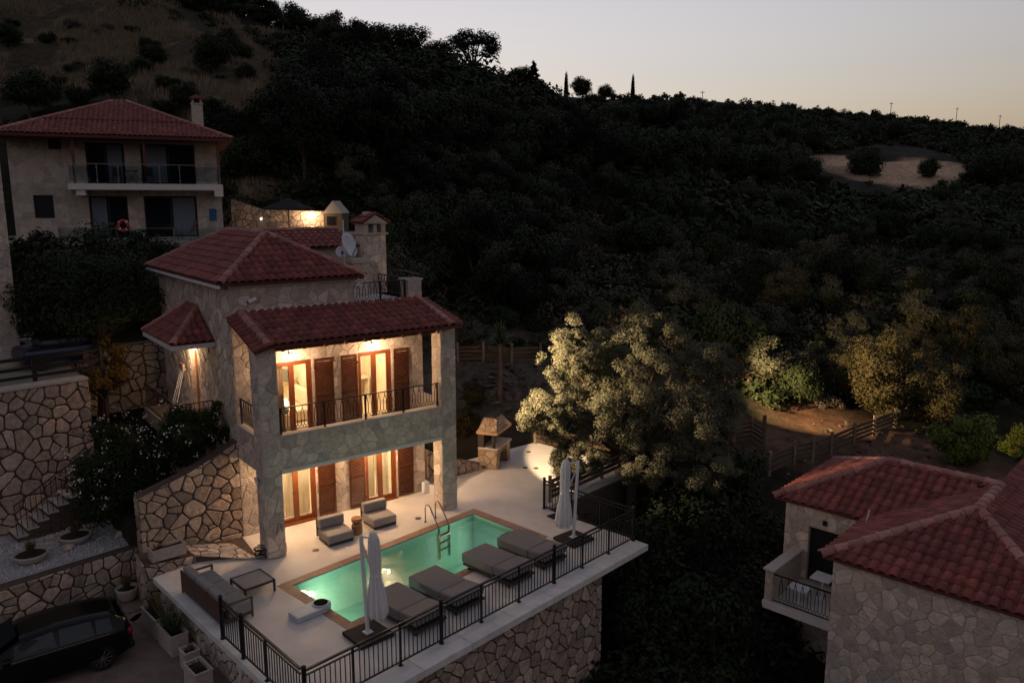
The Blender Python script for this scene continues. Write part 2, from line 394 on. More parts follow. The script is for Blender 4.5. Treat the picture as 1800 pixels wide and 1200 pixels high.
def vnoise(x, y, seed=0):
    xi = np.floor(x).astype(int); yi = np.floor(y).astype(int); fx = x-xi; fy = y-yi; fx = fx*fx*(3-2*fx); fy = fy*fy*(3-2*fy)
    h = lambda a, b: (np.abs(np.sin(a*127.1+b*311.7+seed*74.7)*43758.5453) % 1.0)
    return (h(xi,yi)*(1-fx)+h(xi+1,yi)*fx)*(1-fy)+(h(xi,yi+1)*(1-fx)+h(xi+1,yi+1)*fx)*fy
def terr(x, y):
    x = np.atleast_1d(np.asarray(x, float)); y = np.atleast_1d(np.asarray(y, float)); sh = x.shape
    q = np.stack([x.ravel(), y.ravel()], 1)/40; out = np.empty(len(q))
    for i in range(0, len(q), 4000):
        d = np.linalg.norm(q[i:i+4000,None]-TXY[None], axis=2); U = d*d*np.log(d+1e-12)
        out[i:i+4000] = U@TW[:-3] + TW[-3] + q[i:i+4000]@TW[-2:]
    z = out.reshape(sh); far = np.clip((y-30)/60, 0, 1)
    z += (vnoise(x/7, y/7, 1)-.5)*(.5+1.2*far) + (vnoise(x/2.3, y/2.3, 2)-.5)*(.25+.5*far) + (vnoise(x/.8, y/.8, 3)-.5)*.14
    # levelled building plots stay under the paved floors
    te = TE.inverted(); lx = te[0][0]*x+te[0][1]*y+te[0][3]; ly = te[1][0]*x+te[1][1]*y+te[1][3]
    def plot(z, x0, x1, y0, y1, top, soft=1.2):
        d = np.maximum(np.maximum(x0-lx, lx-x1), np.maximum(y0-ly, ly-y1)); k = np.clip(d/soft, 0, 1); lim = top + np.clip(d, 0, None)*1.6
        return np.where(d < soft*4, np.minimum(z, np.maximum(lim, top)), z)
    z = plot(z, -2.6, 9.2, -5.6, 13, -2.2); z = plot(z, 9, 14.4, -1.4, 3.3, -.45); z = plot(z, -14, -2, -8, 5, -1.6); z = plot(z, -9, -1.9, 5, 8.6, -.35); z = plot(z, -14, -1.4, 9, 19, 3.6)
    d = np.maximum(np.maximum(-31-x, x+9.5), np.maximum(42.4-y, y-58.5)); z = np.where(d < 6, np.minimum(z, 8.15+np.clip(d, 0, None)*1.2), z)
    return z
def zt(x, y): return float(terr(x, y)[0])
def ground_at(px, py, tmin=18, tmax=900):
    d = px_ray(px, py); ts = np.geomspace(tmin, tmax, 500); pts = np.array(CAMP)[None]+ts[:,None]*np.array(d)[None]
    h = terr(pts[:,0], pts[:,1]); below = pts[:,2] < h
    if not below.any(): return None
    i = int(np.argmax(below)); p = pts[i]; return Vector((p[0], p[1], h[i]))
NR, NC = 300, 210
rows = np.concatenate([np.linspace(0, 55, 26)[:-1], np.linspace(55, 92, 100)[:-1], np.geomspace(92, 800, NR-124)]); ratio = np.linspace(-1.35, 1.35, NC)
RR, CC = np.meshgrid(rows, ratio, indexing='ij'); TX = RR*CC*.8; TY = RR-40
TZ = terr(TX, TY)
me = bpy.data.meshes.new('ground'); nv = NR*NC
nR = len(rows); nv = nR*NC
V = np.stack([TX, TY, TZ], -1).reshape(-1,3)
idx = np.arange(nv).reshape(nR, NC); Q = np.stack([idx[:-1,:-1], idx[:-1,1:], idx[1:,1:], idx[1:,:-1]], -1).reshape(-1,4)
def np_mesh(name, V, Q, m, smooth=False):
    me = bpy.data.meshes.new(name); k = Q.shape[1]; me.vertices.add(len(V)); me.vertices.foreach_set('co', np.asarray(V, np.float32).ravel())
    me.loops.add(Q.size); me.loops.foreach_set('vertex_index', np.asarray(Q, np.int32).ravel())
    me.polygons.add(len(Q)); me.polygons.foreach_set('loop_start', np.arange(0, Q.size, k, dtype=np.int32)); me.polygons.foreach_set('loop_total', np.full(len(Q), k, np.int32))
    if smooth: me.polygons.foreach_set('use_smooth', np.ones(len(Q), bool))
    me.update(calc_edges=True); me.validate()
    if m: me.materials.append(m)
    return me
gm = bpy.data.materials.new('hillside ground'); gm.use_nodes = True; n = gm.node_tree.nodes; L = gm.node_tree.links; p = n['Principled BSDF']
p.inputs['Roughness'].default_value = .95; p.inputs['Specular IOR Level'].default_value = .1
at = n.new('ShaderNodeAttribute'); at.attribute_name = 'cover'; ge = n.new('ShaderNodeNewGeometry')
nz = n.new('ShaderNodeTexNoise'); nz.inputs['Scale'].default_value = 1.3; nz.inputs['Detail'].default_value = 8; nz.inputs['Roughness'].default_value = .7
mr = n.new('ShaderNodeMapRange'); mr.inputs[1].default_value = .3; mr.inputs[2].default_value = .7; mr.inputs[3].default_value = .45; mr.inputs[4].default_value = 1.5
hv = n.new('ShaderNodeHueSaturation'); L.new(ge.outputs['Position'], nz.inputs['Vector']); L.new(nz.outputs[0], mr.inputs[0]); L.new(mr.outputs[0], hv.inputs['Value'])
L.new(at.outputs['Color'], hv.inputs['Color']); L.new(hv.outputs[0], p.inputs['Base Color'])
bp = n.new('ShaderNodeBump'); bp.inputs['Distance'].default_value = .25; bp.inputs['Strength'].default_value = .7; L.new(nz.outputs[0], bp.inputs['Height']); L.new(bp.outputs[0], p.inputs['Normal'])
ground = inst('ground', np_mesh('ground', V, Q, gm, True)); ground['kind'] = 'structure'; ground['label'] = 'scrubby hillside of dark earth, dry grass and rock'
def proj_np(V):
    d = V - np.array(CAMP); c, s = math.cos(PITCH), math.sin(PITCH); fw = d[:,1]*c-d[:,2]*s; up = d[:,1]*s+d[:,2]*c; fw = np.where(fw < .5, .5, fw)
    return 900+F_PX*d[:,0]/fw, 600-F_PX*up/fw
def blob(x, y, cx, cy, rx, ry): return np.clip(1.5-1.5*np.hypot((x-cx)/rx, (y-cy)/ry), 0, 1)
FIELD = [at_y(1560,300,186), at_y(1640,300,190), at_y(1490,285,193)]
GH = [(at_y(250,80,90)), (at_y(420,120,82)), (at_y(80,80,90)), (at_y(380,190,64)), (at_y(150,40,100)), (at_y(520,100,92))]
field = np.zeros(nv)
for f, r in zip(FIELD, (14,12,11)): field = np.maximum(field, blob(V[:,0], V[:,1], f[0], f[1], r*1.3, r*1.5))
field = np.clip(field*1.7-vnoise(V[:,0]/3.1, V[:,1]/4.3, 17)*.9, 0, 1)*(.75+.25*vnoise(V[:,0]/1.6, V[:,1]/2.2, 18))
tan = np.zeros(nv)
for f, r in zip(GH, (18,16,18,9,18,13)): tan = np.maximum(tan, blob(V[:,0], V[:,1], f[0], f[1], r, r*.9))
tan *= (vnoise(V[:,0]/4, V[:,1]/4, 9) > .35)*.8+.2
dirt = np.zeros(nv)
for a, r in (((1440,735,43),3.6),((1510,770,39),4),((1620,780,39),5),((1700,830,36),5),((1380,770,38),4)):
    q = at_y(*a); dirt = np.maximum(dirt, blob(V[:,0], V[:,1], q[0], q[1], r, r))
rock = np.zeros(nv)
for a, r in (((840,610,42),5),((830,660,38),5),((940,640,40),4)):
    q = at_y(*a); rock = np.maximum(rock, blob(V[:,0], V[:,1], q[0], q[1], r, r))
base = np.array((.022,.022,.015)); C = np.tile(base, (nv,1))
for w_, c_ in ((field,(.58,.40,.27)),(tan,(.22,.17,.11)),(dirt,(.13,.075,.05)),(rock,(.10,.085,.068))): C = C*(1-w_[:,None])+np.array(c_)*w_[:,None]
at_ = ground.data.color_attributes.new('cover', 'FLOAT_COLOR', 'POINT'); at_.data.foreach_set('color', np.hstack([C, np.ones((nv,1))]).astype(np.float32).ravel())

# ------------------------------------------------------------------ lamps
def point(name, fr, loc, watts, col=(1,.65,.37), r=.05):
    d = bpy.data.lights.new(name, 'POINT'); d.energy = watts*LK; d.color = col; d.shadow_soft_size = r
    o = bpy.data.objects.new(name, d); COL.objects.link(o); o.location = fr @ Vector(loc); return o
def spot(name, fr, loc, target, watts, ang, col=(1,.70,.40), r=.06, blend=.15):
    d = bpy.data.lights.new(name, 'SPOT'); d.energy = watts*LK; d.color = col; d.shadow_soft_size = r; d.spot_size = rad(ang); d.spot_blend = blend
    o = bpy.data.objects.new(name, d); COL.objects.link(o); a = fr @ Vector(loc); b = fr @ Vector(target)
    o.location = a; o.rotation_euler = (b-a).to_track_quat('-Z', 'Y').to_euler(); return o

# ------------------------------------------------------------------ pool terrace
lx = lambda y: -2.05 + (y-2.73)*.0619
mb = MB()
def slab(pts, z0=-.16, z1=0.0): mb.prism([(x, y, z0) for x, y in pts], (0,0,z1-z0))
slab([(lx(-5.3)+.25,-5.3),(0,-5.3),(0,4.2),(lx(4.2)+.25,4.2)]); slab([(0,-5.3),(7.65,-5.3),(7.65,-3.4),(0,-3.4)])
slab([(7.65,-5.3),(9.05,-5.3),(9.05,4.2),(7.65,4.2)]); slab([(0,0),(7.65,0),(7.65,4.2),(0,4.2)]); slab([(9.05,-1.75),(14.9,-1.75),(14.9,3.5),(9.05,4.2)])
o = mb.build('terrace_floor', M_DECK); o.matrix_basis = TE; o['kind'] = 'structure'; o['label'] = 'smooth pale rendered terrace around the pool'

tw = thing('terrace_wall', 'stone terrace wall under a white cap carrying the black pool railing', 'wall', TE); PW = Pieces(tw, TE)
core = MB().box(-2.42,-5.72,-7.5, 7.4,-5.4,-.2).box(8.9,-1.9,-3,14.9,-1.76,-.16)
core.prism([(lx(-5.7)+.08,-5.7,-7.5),(lx(-5.7)+.4,-5.7,-7.5),(lx(3.0)+.4,3.0,-7.5),(lx(3.0)+.08,3.0,-7.5)], (0,0,7.3))
core.box(7.0,-5.4,-7.5,7.4,-1.9,-.2)
co = core.build('wall_core', M_RMORT, tw)
stones(PW, co, rect(0,0,9.8,4.2), (-2.42,-5.72,-4.4), (1,0,0), (0,0,1), .31, .026, .035, M_RSTONE, 11)
a = Vector((lx(3.0)+.08, 3.0, 0)); b = Vector((lx(-5.7)+.08, -5.7, 0)); d = (b-a); Ld = d.length; d.normalize()
stones(PW, co, rect(0,0,Ld,2.2), (a.x, a.y, -2.4), d, (0,0,1), .30, .02, .03, M_STONE, 12, asp=.95)
PW.finish()
rng = random.Random(5); x = -2.75
while x < 9.3:                                             # white cap, laid in slabs
    w = min(rng.uniform(1.2,1.6), 9.35-x); 
    if 9.35-(x+w) < .4: w = 9.35-x
    MB().box(x+.004,-6.05,-.2,x+w-.004,-5.3,.0).build('cap_slab', M_MARB, tw, bevel=.012); x += w
y = -5.29
while y < 3.0:
    h = min(1.4, 3.0-y); mbx = MB().prism([(lx(y)-.12,y+.004,-.16),(lx(y)+.25,y+.004,-.16),(lx(y+h)+.25,y+h-.004,-.16),(lx(y+h)-.12,y+h-.004,-.16)], (0,0,.162)); mbx.build('cap_slab', M_MARB, tw); y += h
MB().box(9.05,-5.3,-.2,9.35,-1.75,.0).build('cap_slab', M_MARB, tw, bevel=.01)

# pool
pool = thing('swimming_pool', 'rectangular swimming pool with terracotta coping and turquoise basin', 'pool', TE)
M_BASIN = mat('pool paint', (.41,.68,.58), .5, nscale=1.2, namt=.06)
x0, x1, y0, y1 = .32, 7.33, -3.08, -.32; za, zb = -1.25, -1.65
MB().add([(x0,y0,-.02),(x1,y0,-.02),(x1,y1,-.02),(x0,y1,-.02),(x0,y0,za),(x1,y0,zb),(x1,y1,zb),(x0,y1,za)], [(4,5,6,7),(0,4,5,1),(1,5,6,2),(2,6,7,3),(3,7,4,0)]).build('basin', M_BASIN, pool)
def run(p, q, w, n):
    for i in range(n):
        a = Vector(p).lerp(Vector(q), i/n); b = Vector(p).lerp(Vector(q), (i+1)/n); t = (b-a).normalized(); s = Vector((-t.y, t.x, 0))
        a += t*.004; b -= t*.004
        MB().prism([(a.x,a.y,-.06),(b.x,b.y,-.06),((b+s*w).x,(b+s*w).y,-.06),((a+s*w).x,(a+s*w).y,-.06)], (0,0,.066)).build('coping_stone', M_COPE, pool)
run((0,-.3,0),(7.65,-.3,0),.30,15); run((0,-3.4,0),(7.65,-3.4,0),.30,15); run((.30,-3.1,0),(.30,-.3,0),.30,5); run((7.65,-3.1,0),(7.65,-.3,0),.30,5)
for (px_, py_, pz_, n_) in ((7.30,-1.7,-.75,(-1,0)),(.35,-1.2,-.7,(1,0))):
    f = MB().cyl((px_,py_,pz_),(px_+n_[0]*.03,py_+n_[1]*.03,pz_),.11,n=14).build('pool_light', mat('pool lamp', (.9,1,.9), emit=(.55,1,.8), estr=4), pool)
    d_ = bpy.data.lights.new('pool_lamp','AREA'); d_.shape = 'DISK'; d_.size = .2; d_.energy = (8 if px_ > 3 else 13)*LK; d_.color = (.92,1,.76)
    lo = bpy.data.objects.new('pool_lamp', d_); COL.objects.link(lo); lo.location = TE @ Vector((px_+n_[0]*.06,py_+n_[1]*.06,pz_))
    lo.rotation_euler = (TE.to_3x3() @ Vector((n_[0],n_[1],-.05))).to_track_quat('-Z','Y').to_euler()
M_WATER = glassy('pool water', (.72,.93,.83), .02, .03, .45, 1.5)
nx_, ny_ = 2, 2
wt = MB().add([(x0,y0,-.12),(x1,y0,-.12),(x1,y1,-.12),(x0,y1,-.12)], [(0,1,2,3)]).build('pool_water', M_WATER); wt.matrix_basis = TE; wt['kind'] = 'structure'; wt['label'] = 'lit green turquoise pool water'

def ladder():
    t = thing('pool_ladder', 'steel pool ladder with curved handrails on the far coping', 'ladder', TE, (5.95,0,0))
    for s in (-.22,.22):
        pts = [(s,.34,0),(s,.34,.48),(s,.30,.60),(s,.20,.64),(s,.10,.58),(s,-.22,.12),(s,-.34,-.05),(s,-.36,-.3),(s,-.36,-1.1)]
        MB().tube(pts, .021, 8).build('handrail', M_STEEL, t, smooth=True); MB().cyl((s,.34,0),(s,.34,.025),.05).build('foot_plate', M_STEEL, t)
    for z in (-.32,-.56,-.80): MB().box(-.22,-.40,z,.22,-.32,z+.03).build('rung', M_STEEL, t)
ladder()

# railings
BAL = MB().box(-.009,-.009,.10,.009,.009,.90).mesh('baluster', M_BLACK)
def railing(name, label, fr, P0, P1, posts, z=0.0, bal=BAL, step=.125, big=(0,1), top=1.03):
    P0, P1 = Vector(P0), Vector(P1); d = P1-P0; Lr = d.length; t = d.normalized(); ang = math.atan2(t.y, t.x)
    r = thing(name, label, 'railing', fr, P0, ang)
    MB().box(0,-.028,top-.02,Lr,.028,top+.02).build('handrail', M_BLACK, r); MB().box(0,-.018,.90,Lr,.018,.93).build('rail', M_BLACK, r); MB().box(0,-.018,.08,Lr,.018,.11).build('rail', M_BLACK, r)
    for i, q in enumerate(posts):
        bg_ = i in big
        if bg_: MB().lathe((q,0,0), [(.065,0),(.065,.02),(.05,.03),(.05,1.10),(.055,1.115),(.045,1.14),(.015,1.155)], 12).build('post', M_BLACK, r)
        else: MB().box(q-.022,-.022,0,q+.022,.022,top).box(q-.05,-.05,0,q+.05,.05,.015).build('post', M_BLACK, r)
    x = step
    while x < Lr-.05:
        if all(abs(x-q) > .06 for q in posts): inst('baluster', bal, r, Matrix.Translation((x,0,0)))
        x += step
    return r
railing('pool_railing', 'long black railing on the white cap beside the four loungers', TE, (-2.55,-5.5,0), (9.28,-5.55,0), [0,3.75,7.95,11.8,1.2,2.5,5.1,6.5,9.22,10.5], big=(0,1,2,3))
railing('pool_railing', 'short black railing from the sofa end to the terrace corner', TE, (lx(-1.46),-1.46,0), (-2.56,-5.38,0), [0,1.15,2.35], big=(0,1))
railing('pool_railing', 'black railing along the tree side behind the far umbrella', TE, (9.3,-1.80,0), (9.3,-5.45,0), [0,1.2,2.4], big=(0,))

# loungers
def lounger(x, label):
    t = thing('sun_lounger', label, 'sun lounger', TE, (x,-2.9,0), group='grey sun loungers between pool and railing')
    MB().box(0,-2.0,.10,1.02,-.10,.17).build('frame', M_DARK, t, bevel=.01)
    for lx_, ly_ in ((.06,-.3),(.96,-.3),(.06,-1.9),(.96,-1.9)): MB().box(lx_-.03,ly_-.03,.012,lx_+.03,ly_+.03,.11).build('leg', M_DARK, t)
    MB().rbox(.01,-1.30,.172,1.01,-.04,.45,.035,2).build('mattress', M_CUSHD, t, smooth=False)
    v = [(.01,-1.305,.20),(1.01,-1.305,.20),(1.01,-1.98,.26),(.01,-1.98,.26),(.01,-1.305,.45),(1.01,-1.305,.45),(1.01,-2.02,.53),(.01,-2.02,.53)]
    MB().add(v, [(0,3,2,1),(4,5,6,7),(0,1,5,4),(1,2,6,5),(2,3,7,6),(3,0,4,7)]).build('backrest', M_CUSHD, t, bevel=.03)
    return t
lounger(.92, 'grey cushioned lounger next to the near closed umbrella'); lounger(2.28, 'grey cushioned lounger second from the near closed umbrella')
lounger(4.28, 'grey cushioned lounger overhanging the coping, second from the far umbrella'); lounger(5.74, 'grey cushioned lounger next to the far closed umbrella')

# closed cantilever umbrellas
def umbrella(loc, off, label, lean):
    t = thing('umbrella', label, 'umbrella', TE, loc, group='closed white cantilever umbrellas')
    MB().prism([(-.50,-.42,0),(.45,-.50,0),(.50,.42,0),(-.42,.50,0)], (0,0,.10)).build('base', mat('umbrella base', (.035,.028,.027), .8, nscale=40, namt=.3), t, bevel=.02)
    MB().box(-.10,-.10,.10,.10,.10,.13).cyl((0,0,.1),(lean[0]*.05,lean[1]*.05,.22),.06,.05).build('foot', M_WHITE, t)
    top = Vector((lean[0],lean[1],2.6)); MB().bar((0,0,.12), top, .085, .075).build('pole', M_WHITE, t, bevel=.012)
    ox, oy = off; c = Vector((lean[0]+ox, lean[1]+oy, 2.58))
    MB().bar(top-Vector((0,0,.12)), c+Vector((0,0,-1.15)), .035).bar(top-Vector((0,0,.05)), c-Vector((0,0,.06)), .045).build('arm', M_WHITE, t)
    prof = [(.03,.08),(.07,.05),(.12,-.10),(.135,-.35),(.125,-.7),(.115,-1.0),(.13,-1.2),(.17,-1.5),(.195,-1.8),(.20,-2.0),(.17,-2.12)]; n = 48; mb = MB(); rng = random.Random(label); ph = [rng.uniform(-.15,.15) for _ in range(n)]
    for i, (r, z) in enumerate(prof):
        k = i/len(prof)
        for j in range(n):
            rr = r*(1+(.34*k+.10)*math.cos(8*2*math.pi*j/n+.5)+ph[j]*(.3+k)); a_ = 2*math.pi*j/n + .25*k
            mb.v.append((c.x+rr*math.cos(a_)-lean[0]*.6*k, c.y+rr*math.sin(a_)-lean[1]*.6*k, c.z+z+(ph[j]*.5 if i == len(prof)-1 else 0)))
    mb.f = [(i*n+j, i*n+(j+1)%n, (i+1)*n+(j+1)%n, (i+1)*n+j) for i in range(len(prof)-1) for j in range(n)]+[tuple(range(n))]
    mb.build('canopy', M_CANVAS, t, smooth=True); MB().lathe((c.x-lean[0]*.3,c.y-lean[1]*.3,c.z-1.06), [(.125,0),(.13,.02),(.13,.05),(.125,.07)], 14).build('strap', M_CANVAS, t)
    MB().tube([(lean[0]*.3+.06,lean[1]*.3,.80),(lean[0]*.3+.11,lean[1]*.3,.80),(lean[0]*.3+.11,lean[1]*.3,.66)], .014, 6).build('crank_handle', M_WHITE, t)
umbrella((.18,-3.95,0), (.235,-.17), 'closed white umbrella on a dark base at the near end of the pool', (-.02,.12))
umbrella((7.99,-4.15,0), (-.27,.26), 'closed white umbrella on a dark base beside the tree', (.10,-.06))

# sofa, coffee table, lounge chairs, stool
def sofa():
    t = thing('outdoor_sofa', 'long grey outdoor sofa with rattan back panels against the terrace edge', 'sofa', TE, (-2.13,-.98,0), rad(-3.5))
    Ls = 2.52; W_ = .88
    fr_ = MB(); fr_.box(0,0,.09,W_,Ls,.15)
    for y in (0,Ls-.05): fr_.box(0,y,0,.05,y+.05,.66).box(W_-.05,y,0,W_,y+.05,.56).box(.05,y,.51,W_-.05,y+.05,.56)
    for y in (Ls/3,2*Ls/3): fr_.box(-.004,y-.025,.15,.046,y+.025,.66)
    fr_.build('frame', mat('sofa frame', (.10,.085,.08), .6), t, bevel=.006)
    for i in range(3):
        a = i*Ls/3+.04; b = (i+1)*Ls/3-.04
        MB().box(.008,a,.17,.034,b,.64).build('back_panel', M_RATTAN, t)
        MB().rbox(.055,a-.02,.40,.27,b+.02,.76,.05,2).build('back_cushion', M_CUSH, t); MB().rbox(.24,a-.03,.152,W_-.01,b+.03,.42,.04,2).build('seat_cushion', M_CUSH, t)
sofa()
t = thing('coffee_table', 'low grey square coffee table in front of the sofa', 'coffee table', TE, (-1.05,-.20,0), rad(-3))
MB().box(.03,.03,.31,.86,.86,.335).build('tabletop', mat('table glass', (.34,.32,.31), .4), t)
for a in (0,.84):
    for b in (0,.84): MB().box(a,b,0,a+.05,b+.05,.35).build('leg', M_DARK, t)
MB().box(0,0,.29,.89,.03,.35).box(0,.86,.29,.89,.89,.35).box(0,.03,.29,.03,.86,.35).box(.86,.03,.29,.89,.86,.35).build('rim', M_DARK, t)
def chair(loc, label):
    t = thing('lounge_chair', label, 'lounge chair', HS, loc, group='armless grey lounge chairs by the shutters')
    MB().box(.04,.03,.012,.84,.82,.09).build('base', M_DARK, t); MB().rbox(0,0,.09,.86,.86,.36,.05,2).build('seat_cushion', M_CUSH, t)
    MB().rbox(0,.66,.365,.86,.90,.70,.06,2).build('back_cushion', M_CUSH, t); MB().box(.0,.905,.06,.86,.925,.66).build('back_frame', M_DARK, t)
chair((1.80,-.33,0), 'armless grey lounge chair nearer the corner pillar'); chair((3.50,-.02,0), 'armless grey lounge chair in front of the paired shutters')
t = thing('stool', 'small round wooden hourglass stool between two lounge chairs', 'stool', HS, (2.98,.12,0))
MB().lathe((0,0,0), [(.16,0),(.175,.04),(.17,.30),(.14,.36)], 16).build('base', M_CORK, t, smooth=False); MB().lathe((0,0,.36), [(.12,0),(.12,.04)], 14).build('neck', M_DARK, t)
MB().lathe((0,0,.40), [(.15,0),(.175,.03),(.175,.12),(.165,.14)], 16).build('seat', M_CORK, t)
t = thing('diving_board', 'short pale blue slab with round black bowl jutting over the pool', 'diving board', TE, (-.70,-2.22,0), rad(0))
pts = [(0,.0),(.75,-.04)]+[(.80+.30*math.cos(a), .23+.27*math.sin(a)) for a in np.linspace(-math.pi/2, math.pi/2, 9)]+[(.75,.50),(0,.46)]
MB().prism([(x,y,.008) for x, y in pts], (0,0,.15)).build('slab', mat('pale blue plastic', (.46,.52,.58), .5), t, bevel=.015)
MB().lathe((.83,.23,.159), [(.21,0),(.225,.02),(.215,.03),(.18,.032)], 20).build('rim', mat('pale blue plastic', (1,1,1)), t); MB().lathe((.83,.23,.1605), [(.185,0),(.185,.036)], 18).build('bowl', mat('black bowl', (.008,.008,.009), .95, spec=.05), t)
t = thing('hose', 'black coiled garden hose at the foot of the corner pillar', 'hose', HS, (-.17,.10,0)); rng = random.Random(3)
pts = [(.0+(.20+.03*math.sin(i*.7))*math.cos(i*.42)*(1-.2*abs(math.sin(i*.11))), .0+.13*math.sin(i*.42), .03+.0035*i+.10*abs(math.sin(i*.21+.4))) for i in range(95)]
MB().tube(pts, .016, 6).build('coil', M_BLACK, t, smooth=True)
MB().tube([(.15,-.1,.05),(.35,-.16,.02),(.6,-.2,.02),(.75,-.12,.15),(.74,-.12,.4)], .008, 5).build('cable', M_BLACK, t)
t = tag(MB().tube([(.30,-.025,.72),(.33,-.03,.95),(.38,-.03,1.08),(.44,-.03,1.03),(.46,-.03,.85),(.5,-.03,.78)], .009, 5).build('cable', M_BLACK), 'thin black cable looped on the face of the corner pillar', 'cable'); t.matrix_basis = HS
t = thing('canister', 'white plastic canister at the end of the ground floor wall', 'canister', HS, (6.62,1.88,0)); MB().rbox(-.13,-.1,.0,.13,.1,.42,.04,2).build('body', M_WHITE, t); MB().cyl((0,0,.41),(0,0,.47),.04).build('cap', M_WHITE, t)
for x, y in ((12.01,1.55),(12.26,1.19),(13.62,2.81),(2.01,1.14),(5.75,.74)):
    o = tag(MB().lathe((0,0,.004), [(.10,0),(.105,.012),(.08,.018),(.02,.02)], 14).build('floor_drain', mat('drain metal', (.12,.09,.07), .5, metal=.6)), 'small round metal fitting let into the terrace floor', 'floor fitting', 'round fittings in the terrace floor'); o.matrix_basis = TE @ Matrix.Translation((x,y,0))
o = tag(MB().prism([(-.2,-.15,.004),(.2,-.22,.004),(.24,.12,.004),(-.15,.2,.004)], (0,0,.04)).build('foam_pad', mat('navy foam', (.012,.02,.05), .8), bevel=.01), 'small dark blue pad on the floor by the railing post', 'pad'); o.matrix_basis = TE @ Matrix.Translation((9.0,-2.5,0))

# barbecue
bbq = thing('stone_barbecue', 'stone barbecue with arched base and tapering stone hood', 'barbecue', TE, (11.04,2.19,0), rad(23)); PB = Pieces(bbq, TE @ Matrix.Translation((11.04,2.19,0)) @ Matrix.Rotation(rad(23),4,'Z'))
M_BB = mat('barbecue mortar', (.25,.17,.115), .9, nscale=7, namt=.2); M_BS = mat('barbecue stone', (.42,.32,.23), .85, .2, nscale=8, namt=.15)
arch = [(.35,0),(.35,.40)]+[(.75-.40*math.cos(a), .40+.24*math.sin(a)) for a in np.linspace(.2, math.pi-.2, 7)]+[(1.15,.40),(1.15,0)]
bc = MB().box(0,.14,0,.35,.8,.80).box(1.15,.14,0,1.5,.8,.80).box(.35,.6,0,1.15,.8,.8)
front = [(0,0)]+arch+[(1.5,0),(1.5,.80),(0,.80)]
bc.prism([(x,0,z) for x, z in front], (0,.14,0)).build('base', M_BB, bbq)
MB().box(-.04,-.06,.80,1.54,.8,.88).build('shelf', M_TRIM, bbq, bevel=.012)
MB().box(0,.68,.88,1.5,.8,1.42).box(0,.10,.88,.13,.22,1.42).box(0,.55,.88,.13,.68,1.42).box(1.37,.55,.88,1.5,.68,1.42).build('fire_wall', mat('sooty brick', (.05,.04,.035), .9), bbq)
MB().box(-.06,-.05,1.42,1.56,.86,1.54).build('hood_band', mat('hood band', (.44,.28,.18), .8, nscale=9, namt=.15), bbq, bevel=.01)
hd = [(-.02,-.01,1.54),(1.52,-.01,1.54),(1.52,.82,1.54),(-.02,.82,1.54),(.34,.22,2.0),(1.12,.22,2.0),(1.12,.70,2.0),(.34,.70,2.0)]
ho = MB().add(hd, [(0,3,2,1),(4,5,6,7),(0,1,5,4),(1,2,6,5),(2,3,7,6),(3,0,4,7)]).build('hood', M_BB, bbq)
MB().box(.36,.24,2.003,1.10,.68,2.05).build('hood_cap', mat('sooty brick', (0,0,0)), bbq)
ln = Vector((.36,.23,.46)).length; T_ = Vector((.36,.23,.46)).normalized(); lf = math.hypot(.23,.46); Tf = Vector((0,.23,.46)).normalized(); Tl = Vector((.36,0,.46)).normalized(); ll = math.hypot(.36,.46)
stones(PB, ho, [(0,0),(1.54,0),(1.14,lf),(.36,lf)], (-.02,-.01,1.54), (1,0,0), Tf, .22, .018, .015, M_BS, 21); stones(PB, ho, [(0,0),(.83,0),(.71,ll),(.23,ll)][::1], (-.02,.82,1.54), (0,-1,0), Tl, .24, .02, .015, M_BS, 22)
stones(PB, bbq.children[0], rect(0,0,.80,.80), (0,.80,0), (0,-1,0), (0,0,1), .26, .02, .015, M_BS, 23); stones(PB, bbq.children[0], rect(0,0,.34,.8), (0,0,0), (1,0,0), (0,0,1), .24, .02, .012, M_BS, 24)
stones(PB, bbq.children[0], rect(0,0,.34,.8), (1.16,0,0), (1,0,0), (0,0,1), .24, .02, .012, M_BS, 25)
PB.finish(minpx=4)
# low rubble edging from the right pillar to the barbecue
rg = thing('rubble_wall', 'low broken rubble wall beside the right pillar', 'wall', HS, (7.2,2.7,0)); PR = Pieces(rg, HS @ Matrix.Translation((7.2,2.7,0)))
rc = MB().add([(0,0,0),(2.5,-.0,0),(2.5,.35,0),(0,.35,0),(0,0,1.3),(1.0,0,.75),(2.5,0,.25),(2.5,.35,.25),(1.0,.35,.75),(0,.35,1.3)], [(0,1,6,5,4),(3,9,8,7,2),(4,5,8,9),(5,6,7,8),(1,2,7,6),(0,4,9,3)]).build('core', M_RMORT, rg)
stones(PR, rc, [(0,0),(2.5,0),(2.5,.25),(1.0,.75),(0,1.3)], (0,0,0), (1,0,0), (0,0,1), .32, .03, .05, M_RSTONE, 31); PR.finish(minpx=4)

# ------------------------------------------------------------------ the lit villa
vl = thing('stone_villa', 'three storey stone villa with lit rooms and red tiled roofs above the pool', 'house', HS); PV = Pieces(vl, HS)
WX = 6.73
def wall(*boxes, m=M_MORT):
    mb = MB()
    for b in boxes: mb.box(*b)
    return mb.build('wall', m, vl)
DL = [(1.15,2.50),(4.33,5.55)]; DU = [(1.20,2.52),(4.18,5.45)]; ZL, ZU0, ZU = 2.24, 2.98, 5.47
X_, Y_, Z_ = (1,0,0), (0,1,0), (0,0,1)
